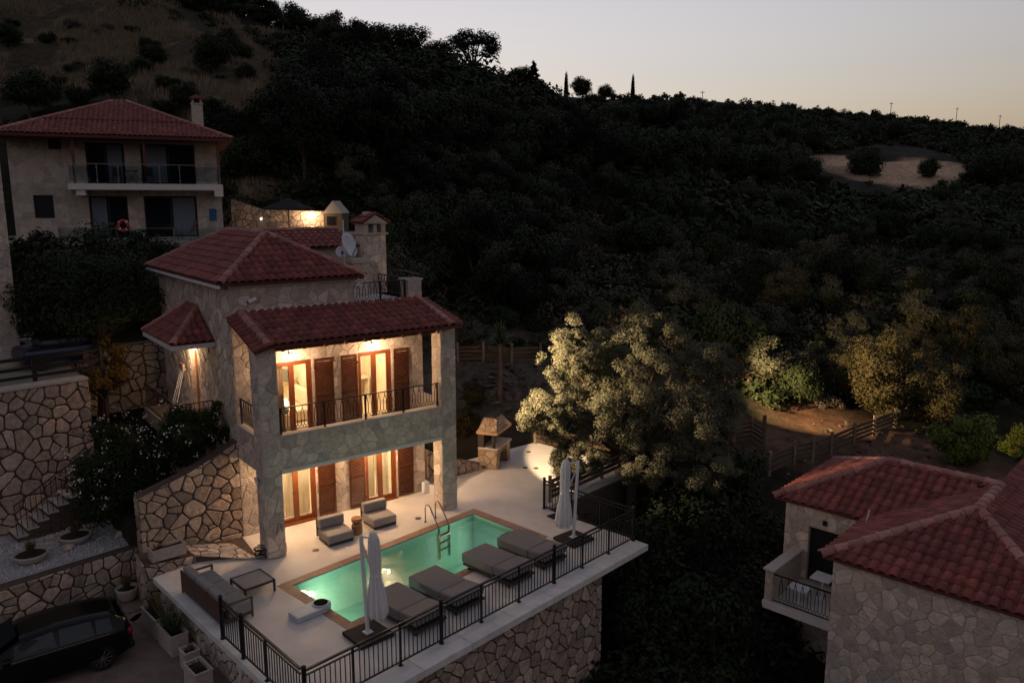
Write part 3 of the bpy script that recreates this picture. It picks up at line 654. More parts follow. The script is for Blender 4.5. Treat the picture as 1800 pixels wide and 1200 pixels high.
# ground and balcony storey fronts
for (ops, z0, zt_, z1, sd) in ((DL,.0,ZL,2.57,41),(DU,2.95,ZU,7.10,51)):
    bx = [(0,2.1,z0,ops[0][0],2.4,z1),(ops[0][1],2.1,z0,ops[1][0],2.4,z1),(ops[1][1],2.1,z0,WX,2.4,z1),(ops[0][0],2.1,zt_,ops[0][1],2.4,z1),(ops[1][0],2.1,zt_,ops[1][1],2.4,z1)]
    w = wall(*bx)
    for i, b in enumerate(bx): stones(PV, w, rect(b[0],b[2],b[3],b[5]), (0,2.1,0), X_, Z_, .30, .018, .015, M_STONE, sd+i)
w = wall((0,2.4,0,.3,5.85,8.05),(0,6.68,0,.3,10.3,8.05),(0,5.85,0,.3,6.68,3.12),(0,5.85,5.46,.3,6.68,8.05))
for i, (a, b, c, d) in enumerate(((2.1,0,5.85,8.05),(6.68,2.5,10.3,8.05),(5.85,5.46,6.68,8.05))):
    stones(PV, w, rect(-c,b,-a,d), (0,0,0), (0,-1,0), Z_, .31, .018, .015, M_STONE, 61+i)
wall((6.43,2.4,0,WX,10.3,7.10)); wall((.3,10.0,0,6.43,10.3,8.05)); wall((3.9,2.4,7.10,4.2,10.3,8.05))
w = wall((0,2.1,7.10,4.2,2.4,8.05)); stones(PV, w, rect(0,7.10,4.2,7.93), (0,2.1,0), X_, Z_, .30, .018, .015, M_STONE, 71)
MB().box(-.03,2.04,7.92,4.24,2.1,8.08).box(-.06,2.02,8.0,4.26,2.04,8.08).build('cornice', M_TRIM, vl)
wall((2.6,5.6,8.0,6.1,5.8,8.85),(5.9,5.8,7.1,6.1,9.5,8.85))
# pillars
for i, x in enumerate((0,6.18)):
    pl = MB().box(x,0,0,x+.57,.57,6.36).build('pillar', M_MORT, vl)
    stones(PV, pl, rect(x,0,x+.57,2.56) if i else rect(x,0,x+.57,6.36), (0,0,0), X_, Z_, .30, .018, .015, M_STONE, 81+i)
    if i: stones(PV, pl, rect(x,2.57,x+.57,6.36), (0,0,0), X_, Z_, .30, .018, .015, M_STONE, 84)
    stones(PV, pl, rect(-.57,0,0,6.36), (x,0,0), (0,-1,0), Z_, .31, .018, .015, M_STONE, 86+i)
    MB().box(x-.03,-.03,6.361,x+.6,.6,6.43).build('pillar_cap', M_TRIM, vl)
# balcony
bal = MB().box(.572,.0,2.62,6.178,.28,3.68).box(.0,.572,2.62,.26,2.098,3.68).box(6.47,.572,2.62,6.73,2.098,3.68).build('parapet', M_MORT, vl)
stones(PV, bal, rect(.572,2.69,6.178,3.68), (0,0,0), X_, Z_, .29, .018, .016, M_STONE, 91); stones(PV, bal, rect(-2.098,2.62,-.572,3.68), (0,0,0), (0,-1,0), Z_, .31, .018, .015, M_STONE, 92)
MB().box(.572,-.035,2.565,6.178,.0,2.685).build('beam_band', M_PLASTER, vl)
MB().box(.28,.28,2.57,6.46,2.098,2.95).build('balcony_slab', M_PLASTER, vl)
MB().box(.572,-.02,3.682,6.178,.30,3.73).box(-.02,.572,3.682,.28,2.098,3.73).box(6.45,.572,3.682,6.75,2.098,3.73).build('parapet_cap', M_TRIM, vl)
# floors and rooms
MB().box(.3,2.4,2.57,6.43,10.0,2.95).build('upper_floor', M_ROOMF, vl); MB().box(.3,2.4,-.05,6.43,10.0,.03).build('ground_floor', M_ROOMF, vl)
MB().box(.302,2.402,5.95,6.428,7.0,6.1).box(.302,6.0,2.952,6.428,6.1,5.95).box(3.35,2.402,2.952,3.45,6.0,5.95).build('room_wall', M_ROOM, vl)
MB().box(.302,6.0,.032,6.428,6.1,2.565).box(3.35,2.402,.032,3.45,6.0,2.565).build('room_wall', M_ROOM, vl)
MB().box(.301,2.402,2.952,.32,6.0,5.95).box(6.41,2.402,2.952,6.429,6.0,5.95).box(.301,2.402,.032,.32,6.0,2.565).box(6.41,2.402,.032,6.429,6.0,2.565).build('room_wall', M_ROOM, vl)
# french doors
def french(x0, x1, z0, z1, open_):
    d = thing_part = MB(); f = .06
    d.box(x0,2.12,z0,x0+f,2.30,z1).box(x1-f,2.12,z0,x1,2.30,z1).box(x0+f,2.12,z1-f,x1-f,2.30,z1).box(x0,2.0,z0-.03,x1,2.30,z0+.0)
    do = d.build('door', M_WFRAME, vl)
    mid = (x0+x1)/2
    for a, b in ((x0+f,mid-.003),(mid+.003,x1-f)):
        MB().box(a,2.18,z0+.004,a+.085,2.24,z1-f-.004).box(b-.085,2.18,z0+.004,b,2.24,z1-f-.004).box(a+.085,2.18,z0+.004,b-.085,2.24,z0+.13).box(a+.085,2.18,z1-f-.09,b-.085,2.24,z1-f-.004).build('door_leaf', M_WFRAME, do)
        MB().box(a+.085,2.205,z0+.13,b-.085,2.213,z1-f-.09).build('pane', M_PANE, do)
    MB().cyl((mid-.05,2.17,z0+1.02),(mid-.05,2.13,z0+1.02),.012,n=6).bar((mid-.05,2.13,z0+1.02),(mid-.15,2.13,z0+1.02),.016).build('handle', M_BLACK, do)
for a, b in DL: french(a, b, .035, ZL, 0)
for a, b in DU: french(a, b, 2.985, ZU, 0)
def shutter(x0, x1, z0, z1, y=2.03, side=1):
    s = MB().box(x0,y,z0,x0+.06,y+.04,z1).box(x1-.06,y,z0,x1,y+.04,z1).box(x0+.06,y,z0,x1-.06,y+.04,z0+.09).box(x0+.06,y,z1-.09,x1-.06,y+.04,z1).box(x0+.06,y,(z0+z1)/2-.04,x1-.06,y+.04,(z0+z1)/2+.04).build('shutter', M_WOOD, vl)
    mb = MB(); z = z0+.12; R_ = Matrix.Rotation(rad(35),3,'X')
    while z < z1-.10:
        if abs(z-(z0+z1)/2) > .06: mb.obox(((x0+x1)/2,y+.02,z), (x1-x0-.121,.040,.010), R_)
        z += .05
    mb.build('slats', M_WOOD, s, kind='stuff')
    hx = x1-.03 if side > 0 else x0+.03
    MB().bar((hx,y-.012,(z0+z1)/2-.1),(hx,y-.012,(z0+z1)/2+.1),.02).bar((hx,y-.01,(z0+z1)/2-.02),(hx+side*.09,y-.012,(z0+z1)/2-.02),.016).build('latch', M_BLACK, s)
    MB().bar((x0 if side > 0 else x1,y-.004,z0+.25),(x0 if side > 0 else x1,y-.004,z0+.33),.035).bar((x0 if side > 0 else x1,y-.004,z1-.33),(x0 if side > 0 else x1,y-.004,z1-.25),.035).build('hinge', M_BLACK, s)
for a, b, sd in ((2.56,3.18,1),(3.70,4.29,-1),(5.60,6.22,1)): shutter(a, b, .06, ZL, side=sd)
for a, b, sd in ((2.60,3.26,1),(3.54,4.13,-1),(5.53,6.13,1)): shutter(a, b, 3.0, ZU-.01, side=sd)
# side door recess
dd = MB().box(.14,5.85,3.12,.20,6.68,5.46).build('door', M_WFRAME, vl); MB().box(.02,5.85,3.12,.10,5.90,5.46).build('door_frame', M_WFRAME, dd)
MB().box(.30,5.4,3.0,.9,7.0,5.6).build('door_backing', M_ROOM, vl)
# wrought-iron railings of the balcony and roof terrace
def motif(h=.66, w=.20):
    mb = MB(); b = .016
    for x in (-.05,.05): mb.bar((x,0,.10),(x,0,h*.62),b).lathe((x,0,h*.30), [(.008,-.02),(.017,0),(.008,.02)], 6)
    mb.bar((-.05,0,h*.62),(-.02,0,h*.80),b).bar((.05,0,h*.62),(.02,0,h*.80),b).bar((-.02,0,h*.80),(0,0,h*.92),b).bar((.02,0,h*.80),(0,0,h*.92),b).bar((0,0,h*.92),(0,0,h),b)
    for x, s in ((-.05,-1),(.05,1)): mb.bar((x,0,.10),(x+s*.04,0,.05),b*.8).bar((x+s*.04,0,.05),(x+s*.05,0,.02),b*.8)
    mb.bar((-.05,0,.10),(0,0,.045),b*.8).bar((.05,0,.10),(0,0,.045),b*.8).bar((0,0,.045),(0,0,0),b*.8)
    return mb.mesh('baluster', M_BLACK)
MOT = motif()
def wrought(p0, p1, h=.80, posts=(0,1)):
    p0, p1 = Vector(p0), Vector(p1); d = p1-p0; Lr = d.length; t = d.normalized(); a = math.atan2(t.y,t.x); B = Matrix.Translation(p0) @ Matrix.Rotation(a,4,'Z')
    mb = MB().box(0,-.022,h-.03,Lr,.022,h).box(0,-.010,.08,Lr,.010,.10)
    mb.v = [tuple(B @ Vector(v)) for v in mb.v]; r = mb.build('railing', M_BLACK, vl)
    for q in posts:
        c = B @ Vector((q*Lr,0,0)); MB().box(c.x-.024,c.y-.024,c.z,c.x+.024,c.y+.024,c.z+h).lathe((c.x,c.y,c.z), [(.045,0),(.045,.02)], 8).build('post', M_BLACK, r)
    n = max(1, round(Lr/.215)); st = Lr/n
    for i in range(n): inst('baluster', MOT, r, B @ Matrix.Translation(((i+.5)*st,0,.10)) @ Matrix.Scale((h-.13)/.66,4,(0,0,1)))
wrought((.60,.14,3.73), (6.15,.14,3.73), .80, (.01,.26,.51,.755,.99)); wrought((.13,2.05,3.73), (.13,.60,3.73), .80, (.03,))
wrought((4.24,2.22,7.13), (6.15,2.22,7.13), .70, (0,.49,.99)); wrought((6.55,5.0,7.13), (6.55,2.65,7.13), .70, (0,))
# roof terrace
MB().box(4.2,2.1,6.9,6.73,10.0,7.10).build('roof_terrace', M_PLASTER, vl); MB().box(4.2,2.06,7.10,6.75,2.34,7.16).build('terrace_kerb', M_MARB, vl)
pr_ = MB().box(6.2,2.36,7.10,6.72,2.62,7.80).build('pier', M_STONE, vl); MB().box(6.14,2.08,7.80,6.80,2.68,7.86).build('pier_cap', M_TRIM, vl); pq = MB().box(6.2,2.10,7.10,6.74,2.36,7.80).build('pier', M_MORT, vl); stones(PV, pq, rect(6.2,7.1,6.74,7.8), (0,2.1,0), X_, Z_, .3, .016, .014, M_STONE, 98); stones(PV, pq, rect(-2.62,7.1,-2.1,7.8), (6.2,0,0), (0,-1,0), Z_, .3, .016, .014, M_STONE, 99)
# roofs
def slope(rf, pts, eave, seed, tl=.34): 
    a, b = Vector(eave[0]), Vector(eave[1]); tiled(PV, rf, pts, a, b-a, tl=tl, seed=seed)
e0, e1, f0, f1, ze, zr = -.30, 4.42, 1.88, 10.6, 8.10, 9.45
A, B_, Cc, D_ = (e0,f0,ze), (e1,f0,ze), (e1,f1,ze), (e0,f1,ze); R0, R1 = (2.06,4.40,zr), (2.06,8.3,zr)
rf = MB().add([A,B_,Cc,D_,R0,R1,(e0,f0,ze-.07),(e1,f0,ze-.07),(e1,f1,ze-.07),(e0,f1,ze-.07)], [(0,1,4),(1,2,5,4),(2,3,5),(3,0,4,5),(6,9,8,7),(0,6,7,1),(1,7,8,2),(2,8,9,3),(3,9,6,0)]).build('roof', M_TILEU, vl)
slope(rf, [A,B_,R0], (A,B_), 1); slope(rf, [D_,A,R0,R1], (D_,A), 2); slope(rf, [B_,Cc,R1,R0], (B_,Cc), 3)
ridge(PV, rf, A, R0); ridge(PV, rf, B_, R0); ridge(PV, rf, R0, R1); ridge(PV, rf, D_, R1)
MB().bar((e0-.05,f0,ze-.10),(e0-.05,f1,ze-.10),.09,.07).bar((e1+.03,f0,ze-.1),(e1+.03,5.2,ze-.1),.07,.06).build('gutter', M_WHITE, vl)
# back wing
w0, w1 = 2.2, 6.3; A, B_, Cc, D_ = (w0,5.3,8.85), (w1,5.3,8.85), (w1,8.9,8.85), (w0,8.9,8.85); R0, R1 = (w0,7.1,9.42), (5.9,7.1,9.42)
rf2 = MB().add([A,B_,Cc,D_,R0,R1], [(0,1,5,4),(1,2,5),(2,3,4,5),(0,4,3)]).build('roof', M_TILEU, vl); slope(rf2, [A,B_,R1,R0], (A,B_), 5); ridge(PV, rf2, R0, R1); ridge(PV, rf2, B_, R1)
# porch roof
y0, z0, y1, z1 = -.22, 6.47, 2.09, 7.17; A, B_, Cc, D_ = (.30,y0,z0), (6.52,y0,z0), (6.52,y1,z1), (.30,y1,z1); v0, v1 = -.10, 6.93
pts = [A,B_,Cc,D_,(v0,y0,z0-.13),(v1,y0,z0-.02),(v1,y1,z1-.13),(v0,y1,z1-.16)]
rf3 = MB().add(pts+[(p[0],p[1],p[2]-.09) for p in pts], [(0,1,2,3),(4,0,3,7),(1,5,6,2),(8,11,10,9),(12,15,11,8),(9,10,14,13),(0,8,9,1),(4,12,8,0),(1,9,13,5),(7,15,12,4),(5,13,14,6)]).build('roof', M_TILEU, vl)
slope(rf3, [A,B_,Cc,D_], (A,B_), 7); ridge(PV, rf3, A, D_, .13); ridge(PV, rf3, B_, Cc, .13)
for (p, q, sd) in ((pts[7],pts[4],8),(pts[5],pts[6],9)): 
    i = 3 if sd == 8 else 1; quad = [pts[7],pts[4],A,D_] if sd == 8 else [pts[5],pts[6],Cc,B_]; slope(rf3, quad, (p,q), sd, tl=.22)
for x in np.linspace(.75,6.0,9): MB().bar((x,y0+.05,z0-.16),(x,y1,z1-.16),.08,.11).build('rafter', M_WFRAME, vl)
MB().box(.3,.1,6.23,6.45,.45,6.36).build('porch_beam', M_WFRAME, vl)
MB().box(.35,2.055,7.15,4.2,2.098,7.24).build('flashing', M_MARB, vl)
# entry awning
A, B_, Cc, D_ = (-1.3,3.72,6.10), (-1.3,7.35,6.10), (-.0,7.35,6.10), (-.0,3.72,6.10); R0, R1 = (0,5.40,7.02), (0,6.6,7.02)
rf4 = MB().add([A,B_,Cc,D_,R0,R1]+[(p[0],p[1],p[2]-.12) for p in (A,B_,Cc,D_)], [(0,4,5,1),(3,4,0),(1,5,2),(6,7,8,9),(0,1,7,6),(3,0,6,9),(1,2,8,7)]).build('roof', M_TILEU, vl)
slope(rf4, [A,B_,R1,R0], (A,B_), 11); slope(rf4, [D_,A,R0], (D_,A), 12); ridge(PV, rf4, A, R0); ridge(PV, rf4, B_, R1)
MB().box(-1.33,3.69,5.93,.0,3.75,6.07).box(-1.36,3.75,5.93,-1.30,7.38,6.07).build('fascia', M_PLASTER, vl)
# chimney
ch = MB().box(5.98,4.95,7.1,6.92,5.6,9.30).build('chimney', M_MORT, vl); MB().box(5.90,4.88,9.30,7.0,5.67,9.36).box(5.92,4.90,9.68,6.98,5.65,9.72).build('chimney_band', M_TRIM, ch)
MB().box(5.98,4.95,9.36,6.2,5.6,9.68).box(6.42,4.95,9.36,6.56,5.6,9.68).box(6.75,4.95,9.36,6.92,5.6,9.68).build('chimney_pier', M_TRIM, ch)
g0, g1, h0, h1 = 5.86, 7.04, 4.84, 5.72; rg_ = (6.45,)
chr_ = MB().add([(g0,h0,9.72),(g1,h0,9.72),(g1,h1,9.72),(g0,h1,9.72),(6.45,h0+.06,10.06),(6.45,h1-.06,10.06)], [(0,1,4),(1,2,5,4),(2,3,5),(3,0,4,5),(0,3,2,1)]).build('chimney_roof', M_TILE, ch)
tiled(PV, ch, [(g0,h1,9.72),(g0,h0,9.72),(6.45,h0,10.06),(6.45,h1,10.06)], (g0,h1,9.72), (0,-1,0), seed=13); tiled(PV, ch, [(g1,h0,9.72),(g1,h1,9.72),(6.45,h1,10.06),(6.45,h0,10.06)], (g1,h0,9.72), (0,1,0), seed=14)
MB().prism([(g0+.1,h0-.01,9.72),(g1-.1,h0-.01,9.72),(6.45,h0-.01,10.02)], (0,.05,0)).build('chimney_gable', M_TRIM, ch)
MB().box(6.2,5.1,10.02,6.42,5.4,10.14).build('chimney_vent', M_TRIM, ch)
stones(PV, ch, rect(5.98,7.1,6.92,9.30), (0,4.95,0), X_, Z_, .34, .016, .014, M_STONE, 95); stones(PV, ch, rect(-5.6,7.1,-4.95,9.30), (5.98,0,0), (0,-1,0), Z_, .34, .016, .014, M_STONE, 96)
pq = MB().box(5.25,4.4,7.1,5.9,4.95,8.30).build('pier', M_MORT, vl); stones(PV, pq, rect(5.25,7.1,5.9,8.3), (0,4.4,0), X_, Z_, .34, .016, .014, M_STONE, 97); MB().box(5.18,4.33,8.30,5.97,5.0,8.36).box(5.22,4.37,8.36,5.93,4.97,8.46).build('pier_cap', M_TRIM, vl)
MB().tube([(4.36,2.05,8.02),(4.33,2.02,7.86),(4.15,2.0,7.75),(4.12,2.0,7.62),(4.12,2.0,7.22)], .045, 8).build('downpipe', M_WHITE, vl, smooth=True)
PV.finish()
# lamps of the villa
def sconce(x, z, label, watts):
    t = thing('wall_lamp', label, 'lamp', HS, (x,2.1,z)); MB().box(-.05,-.04,-.06,.05,-.0,.06).build('bracket', M_BLACK, t)
    MB().cyl((0,-.10,-.035),(0,-.10,.035),.06,n=12).build('shade', M_BLACK, t); MB().lathe((0,-.10,-.10), [(.03,0),(.05,.02),(.05,.062)], 12).build('bulb', M_BULBW, t); MB().lathe((0,-.10,.038), [(.045,0),(.045,.02),(.03,.03)], 12).build('bulb', M_BULB, t)
    point('lamp_light', HS, (x,1.50,z-.22), watts, r=.07)
sconce(1.81, 5.76, 'lit black wall lamp above the balcony door beside the corner pillar', 36); sconce(4.75, 5.78, 'lit black wall lamp above the balcony door nearer the right pillar', 36)
sconce(1.81, 2.40, 'lit wall lamp above the ground floor door behind the corner pillar', 50); sconce(4.75, 2.40, 'lit wall lamp above the ground floor door behind the lounge chairs', 50)
t = thing('wall_lamp', 'lit lamp above the side door under the small tiled awning', 'lamp', HS, (0,6.25,5.62)); MB().box(-.06,-.05,.02,0,.05,.12).build('bracket', M_BLACK, t); MB().lathe((-.09,0,-.1), [(.03,0),(.06,.04),(.05,.12)], 12).build('bulb', M_BULBW, t); point('lamp_light', HS, (-.22,6.25,5.45), 30, r=.05)
for x, z in ((1.9,5.6),(4.9,5.6)): point('room_light', HS, (x,4.2,z), 95, (1,.78,.52), .25)
for x, z in ((1.9,2.3),(4.9,2.3)): point('room_light', HS, (x,4.2,z), 110, (1,.77,.50), .25)
t = thing('flood_lamp', 'flat floodlight on a bracket on top of the roof terrace pier', 'lamp', HS, (6.5,2.35,7.86)); MB().bar((0,0,0),(.06,0,.16),.03).bar((-.1,.1,0),(-.02,.05,.16),.02).build('bracket', M_STEEL, t)
MB().obox((-.02,.05,.20), (.62,.40,.03), Matrix.Rotation(rad(14),3,'Y')).build('panel', mat('panel grey', (.16,.17,.18), .4), t)
spot('flood_light', HS, (6.98,.42,5.55), (14.5,-.3,3.2), 3700, 78)
t = thing('flood_lamp', 'floodlight on the outer face of the right pillar aimed at the big tree', 'lamp', HS, (6.765,.42,5.55)); MB().bar((0,0,0),(.12,0,0),.04).build('bracket', M_BLACK, t); MB().obox((.16,0,0), (.08,.24,.18)).build('housing', M_BLACK, t); MB().box(.201,-.1,-.07,.206,.1,.07).build('lens', M_BULBW, t)
t = thing('wall_lamp', 'wall lamp on the far side of the villa facing the barbecue', 'lamp', HS, (6.75,3.6,2.35)); MB().box(0,-.05,-.06,.06,.05,.06).build('bracket', M_BLACK, t); MB().lathe((.1,0,-.08), [(.03,0),(.05,.04),(.05,.1)], 10).build('bulb', M_BULBW, t); point('lamp_light', HS, (6.95,3.6,2.2), 110, r=.05)
# camera, dishes
t = thing('security_camera', 'small white security camera under the roof corner', 'camera', HS, (.62,2.1,7.55)); MB().cyl((0,0,0),(0,-.12,.0),.02).build('arm', M_WHITE, t); MB().cyl((-.10,-.16,-.06),(.16,-.13,.03),.06,n=12).build('housing', M_WHITE, t); MB().cyl((-.105,-.161,-.062),(-.115,-.162,-.065),.05,n=12).build('lens', M_BLACK, t)
t = thing('security_camera', 'small dark camera on the side of the corner pillar', 'camera', HS, (0,.32,2.4)); MB().cyl((0,0,0),(-.1,0,.04),.02).build('arm', M_BLACK, t); MB().cyl((-.08,.1,.06),(-.14,-.14,.02),.05,n=10).build('housing', M_WHITE, t)
t = thing('satellite_dish', 'pair of white satellite dishes on a mast beside the chimney', 'satellite dish', HS, (4.40,3.3,8.15)); MB().cyl((0,0,0),(0,0,1.75),.022).build('mast', M_WHITE, t)
def dish(c, r, n):
    q = Vector(n).to_track_quat('Z','Y').to_matrix(); mb = MB().lathe((0,0,0), [(.01,0),(r*.4,.02*r/.5),(r*.75,.075*r/.5),(r,.15*r/.5),(r,.17*r/.5),(r*.72,.10*r/.5),(.01,.02)], 24)
    mb.v = [tuple(Vector(c)+q@Vector(v)) for v in mb.v]; mb.build('dish', mat('dish paint', (.62,.66,.70), .5), t, smooth=True)
    a = Vector(c)+q@Vector((0,-r*.9,.1)); b = Vector(c)+q@Vector((0,-r*.25,r*.95)); MB().bar(a,b,.025).obox(b,(.07,.07,.09)).build('feed_arm', M_DARK, t)
dish((.12,.06,.86), .44, (.62,-.95,.35)); dish((-.14,-.1,.66), .21, (-.35,-1,.25))
t = thing('garden_tools', 'brooms with long handles leaning beside the side door', 'broom', HS, (-.15,7.3,3.12))
for i, (a, b) in enumerate(((0,.25),(.0,.0),(.02,-.28))): MB().cyl((-.45+a,b,0),(.0,b*.6,1.5),.014,n=6).build('handle', M_WHITE, t); MB().box(-.05,b*.6-.06,1.45,.03,b*.6+.06,1.68).build('broom_head', mat('broom pink', (.42,.30,.26), .9), t)

# furniture seen through the doors
t = thing('sofa', 'cream sofa inside the balcony room with a patterned cushion', 'sofa', HS, (2.35,3.7,2.955)); MB().rbox(0,0,.0,.95,1.6,.42,.06,2).build('seat', M_CREAM, t); MB().rbox(.15,1.62,.0,.97,1.9,1.05,.08,2).build('back', M_CREAM, t); MB().rbox(.7,.1,.425,.95,1.6,1.0,.07,2).build('back', M_CREAM, t)
o = tag(MB().rbox(-.24,-.06,-.24,.24,.06,.24,.05,2).build('cushion', mat('patterned cloth', (.20,.18,.16), .9, nscale=40, namt=.5)), 'grey patterned cushion propped on the cream sofa', 'cushion'); o.matrix_basis = HS @ Matrix.Translation((2.8,5.1,4.35)) @ Matrix.Rotation(.2,4,'Y')
t = thing('table_lamp', 'blue table lamp with white shade inside the balcony room', 'lamp', HS, (2.0,3.3,2.955)); MB().box(-.25,-.25,0,.25,.25,.5).build('table', M_CREAM, t); MB().lathe((0,0,.5), [(.08,0),(.14,.08),(.12,.18),(.03,.26),(.02,.34)], 14).build('base', mat('blue glaze', (.10,.16,.26), .3), t, smooth=True); MB().lathe((0,0,.80), [(.16,0),(.11,.2)], 14).build('shade', mat('lamp shade', (.8,.75,.65), emit=(1,.8,.55), estr=1.0), t)
def curtain(x0, x1, y, z0, z1, label, m, group=None):
    mb = MB(); n = 40
    for z in (z0,z1): mb.v += [(x0+(x1-x0)*i/n, y+.035*math.sin(i*1.15+z)+.012*math.sin(i*2.7), z) for i in range(n+1)]
    mb.f = [(i,i+1,n+2+i,n+1+i) for i in range(n)]
    # a cloth of real thickness
    mb.add([(v[0],v[1]+.006,v[2]) for v in mb.v], [tuple(f) for f in mb.f]); o = tag(mb.build('curtain', m, smooth=True), label, 'curtain', group); o.matrix_basis = HS
M_SHEER = bpy.data.materials.new('sheer curtain'); M_SHEER.use_nodes = True; n = M_SHEER.node_tree.nodes; n.remove(n['Principled BSDF'])
df = n.new('ShaderNodeBsdfDiffuse'); tr = n.new('ShaderNodeBsdfTranslucent'); mx = n.new('ShaderNodeMixShader'); mx.inputs[0].default_value = .6
for q in (df, tr): q.inputs[0].default_value = (.80,.74,.64,1)
for i_, q in enumerate((df, tr)): M_SHEER.node_tree.links.new(q.outputs[0], mx.inputs[1+i_])
M_SHEER.node_tree.links.new(mx.outputs[0], n['Material Output'].inputs[0])
curtain(1.2,1.75,2.62,3.0,5.6,'striped curtain with red edge behind the balcony door', mat('striped cloth', (.55,.38,.26), .9, nscale=1, namt=.1))
curtain(1.55,2.48,2.62,.06,2.45,'sheer cream curtain behind the ground floor door near the corner pillar', M_SHEER); curtain(4.36,4.95,2.62,.06,2.45,'sheer cream curtain in the open half of the ground floor door', M_SHEER); curtain(5.0,5.52,2.64,.06,2.45,'sheer cream curtain in the right half of the ground floor door', M_SHEER)
t = thing('console', 'pale console with vase of dry stems inside the balcony room', 'console', HS, (5.1,5.45,2.955)); MB().box(0,0,.75,1.2,.4,.80).box(0,0,0,.05,.4,.75).box(1.15,0,0,1.2,.4,.75).build('table', M_CREAM, t); MB().lathe((.35,.2,.8), [(.05,0),(.08,.1),(.03,.25),(.035,.3)], 12).build('vase', mat('dark vase', (.06,.04,.03), .4), t); MB().tube([(.35,.2,1.05),(.37,.2,1.4),(.41,.2,1.7)], .02, 5).build('stems', mat('dark vase', (0,0,0)), t)
t = thing('armchair', 'white armchair inside the right balcony room', 'armchair', HS, (3.9,4.2,2.955)); MB().rbox(0,0,.1,.8,.8,.45,.08,2).build('seat', M_CREAM, t); MB().rbox(0,.65,.45,.8,.85,.95,.07,2).build('back', M_CREAM, t)
t = thing('balcony_table', 'small dark table standing on the balcony behind the railing', 'table', HS, (4.95,1.2,2.955)); MB().box(-.25,-.25,.42,.25,.25,.46).build('tabletop', M_DARK, t)
for a in (-.2,.2):
    for b in (-.2,.2): MB().box(a-.015,b-.015,0,a+.015,b+.015,.42).build('leg', M_DARK, t)
t = thing('picture_frames', 'two white frames leaning at the end of the ground floor porch', 'frame', HS, (6.735,2.14,0))
for z0, z1 in ((.75,1.25),(.25,.65)): MB().box(.02,.25,z0,.05,.50,z0+.03).box(.02,.25,z1-.03,.05,.50,z1).box(.02,.25,z0,.05,.28,z1).box(.02,.47,z0,.05,.50,z1).build('frame', M_WHITE, t)

# ------------------------------------------------------------------ retaining walls, drive and gravel left of the terrace
sw = thing('retaining_wall', 'sloping field stone wall between the villa corner and the oleander', 'wall', HS); PS = Pieces(sw, HS)
prof = [(-2.98,-1.3),(-.002,-1.3),(-.002,3.16),(-1.5,2.46),(-2.98,1.98)]
c_ = MB().prism([(x,2.1,z) for x, z in prof], (0,.45,0)).build('core', M_RMORT, sw)
stones(PS, c_, [(-2.98,.0),(-.01,.0),(-.01,3.14),(-1.5,2.46),(-2.98,1.98)], (0,2.1,0), X_, Z_, .33, .03, .04, M_RSTONE, 101)
stones(PS, c_, rect(-2.55,-1.0,-2.1,1.96), (-2.98,0,0), (0,-1,0), Z_, .36, .03, .03, M_RSTONE, 102); PS.finish()
pf = thing('stone_platform', 'low stone plinth sloping to the terrace below the sloping wall', 'wall', HS); PP = Pieces(pf, HS)
v = [(-3.16,1.02,-1.3),(-1.75,1.14,-1.3),(-.15,.58,-.1),(-.05,2.08,-.1),(-3.16,2.08,-1.3),(-3.16,1.02,.34),(-1.75,1.14,.20),(-.15,.58,.006),(-.05,2.08,.006),(-1.75,2.08,.20),(-3.16,2.08,.34),(-1.75,2.08,-1.3)]
c_ = MB().add(v, [(0,1,6,5),(1,2,7,6),(5,6,9,10),(6,7,8,9),(0,5,10,4),(2,3,8,7),(0,4,11,1),(1,11,3,2)]).build('core', M_RMORT, pf)
stones(PP, c_, [(0,0),(1.41,0),(1.41,1.5),(0,1.62)], (-3.16,1.02,-1.28), (1,.085,0), Z_, .30, .03, .035, M_RSTONE, 103); stones(PP, c_, rect(-2.08,-1.2,-1.02,.33), (-3.16,0,0), (0,-1,0), Z_, .34, .03, .03, M_RSTONE, 104)
Sx = Vector((1.6,-.56,-.194)).normalized(); Ty = Vector((.05,.94,0)).normalized()
def pl(p): q = Vector(p)-Vector((-1.75,1.14,.204)); return (q.dot(Sx), q.dot(Ty))
Nn = Sx.cross(Ty); 
stones(PP, c_, [pl((-1.72,1.18,.3)),pl((-.18,.62,.012)),pl((-.10,2.04,.012)),pl((-1.72,2.04,.3))], (-1.75,1.14,.204), Sx, Ty, .30, .018, .014, M_STONE, 105); PP.finish(minpx=4)

gw = thing('retaining_wall', 'field stone wall holding the pale gravel bed above the parked car', 'wall', TE); PG = Pieces(gw, TE)
c_ = MB().box(-9,4.98,-1.5,-1.75,5.35,.16).build('core', M_RMORT, gw); stones(PG, c_, rect(-9,-1.1,-1.76,.16), (0,4.98,0), X_, Z_, .36, .03, .05, M_RSTONE, 111, asp=1.25); PG.finish()
def sheet(name, pts, z, m, fr, label, th=.3):
    o = MB().prism([(x,y,z-th) for x, y in pts], (0,0,th)).build(name, m); o.matrix_basis = fr; o['kind'] = 'structure'; o['label'] = label; return o
M_GRAVEL = mat('pale gravel', (.42,.42,.43), .95, nscale=30, namt=.4, bump=.8); M_DRIVE = mat('driveway paving', (.20,.15,.125), .85, nscale=2.2, namt=.25, bump=.2, bscale=14)
sheet('gravel_bed', [(-9,5.35),(-1.4,5.35),(-1.2,8.9),(-9,8.9)], .17, M_GRAVEL, TE, 'bed of pale gravel between stone walls'); rng = random.Random(8)
mb = MB()
for i in range(2600):
    x, y = rng.uniform(-6.5,-1.3), rng.uniform(5.4,8.3); s = rng.uniform(.015,.045); mb.obox((x,y,.17+s*.3),(s*1.4,s,s*.8),Euler((rng.random()*3,rng.random()*3,rng.random()*3)).to_matrix())
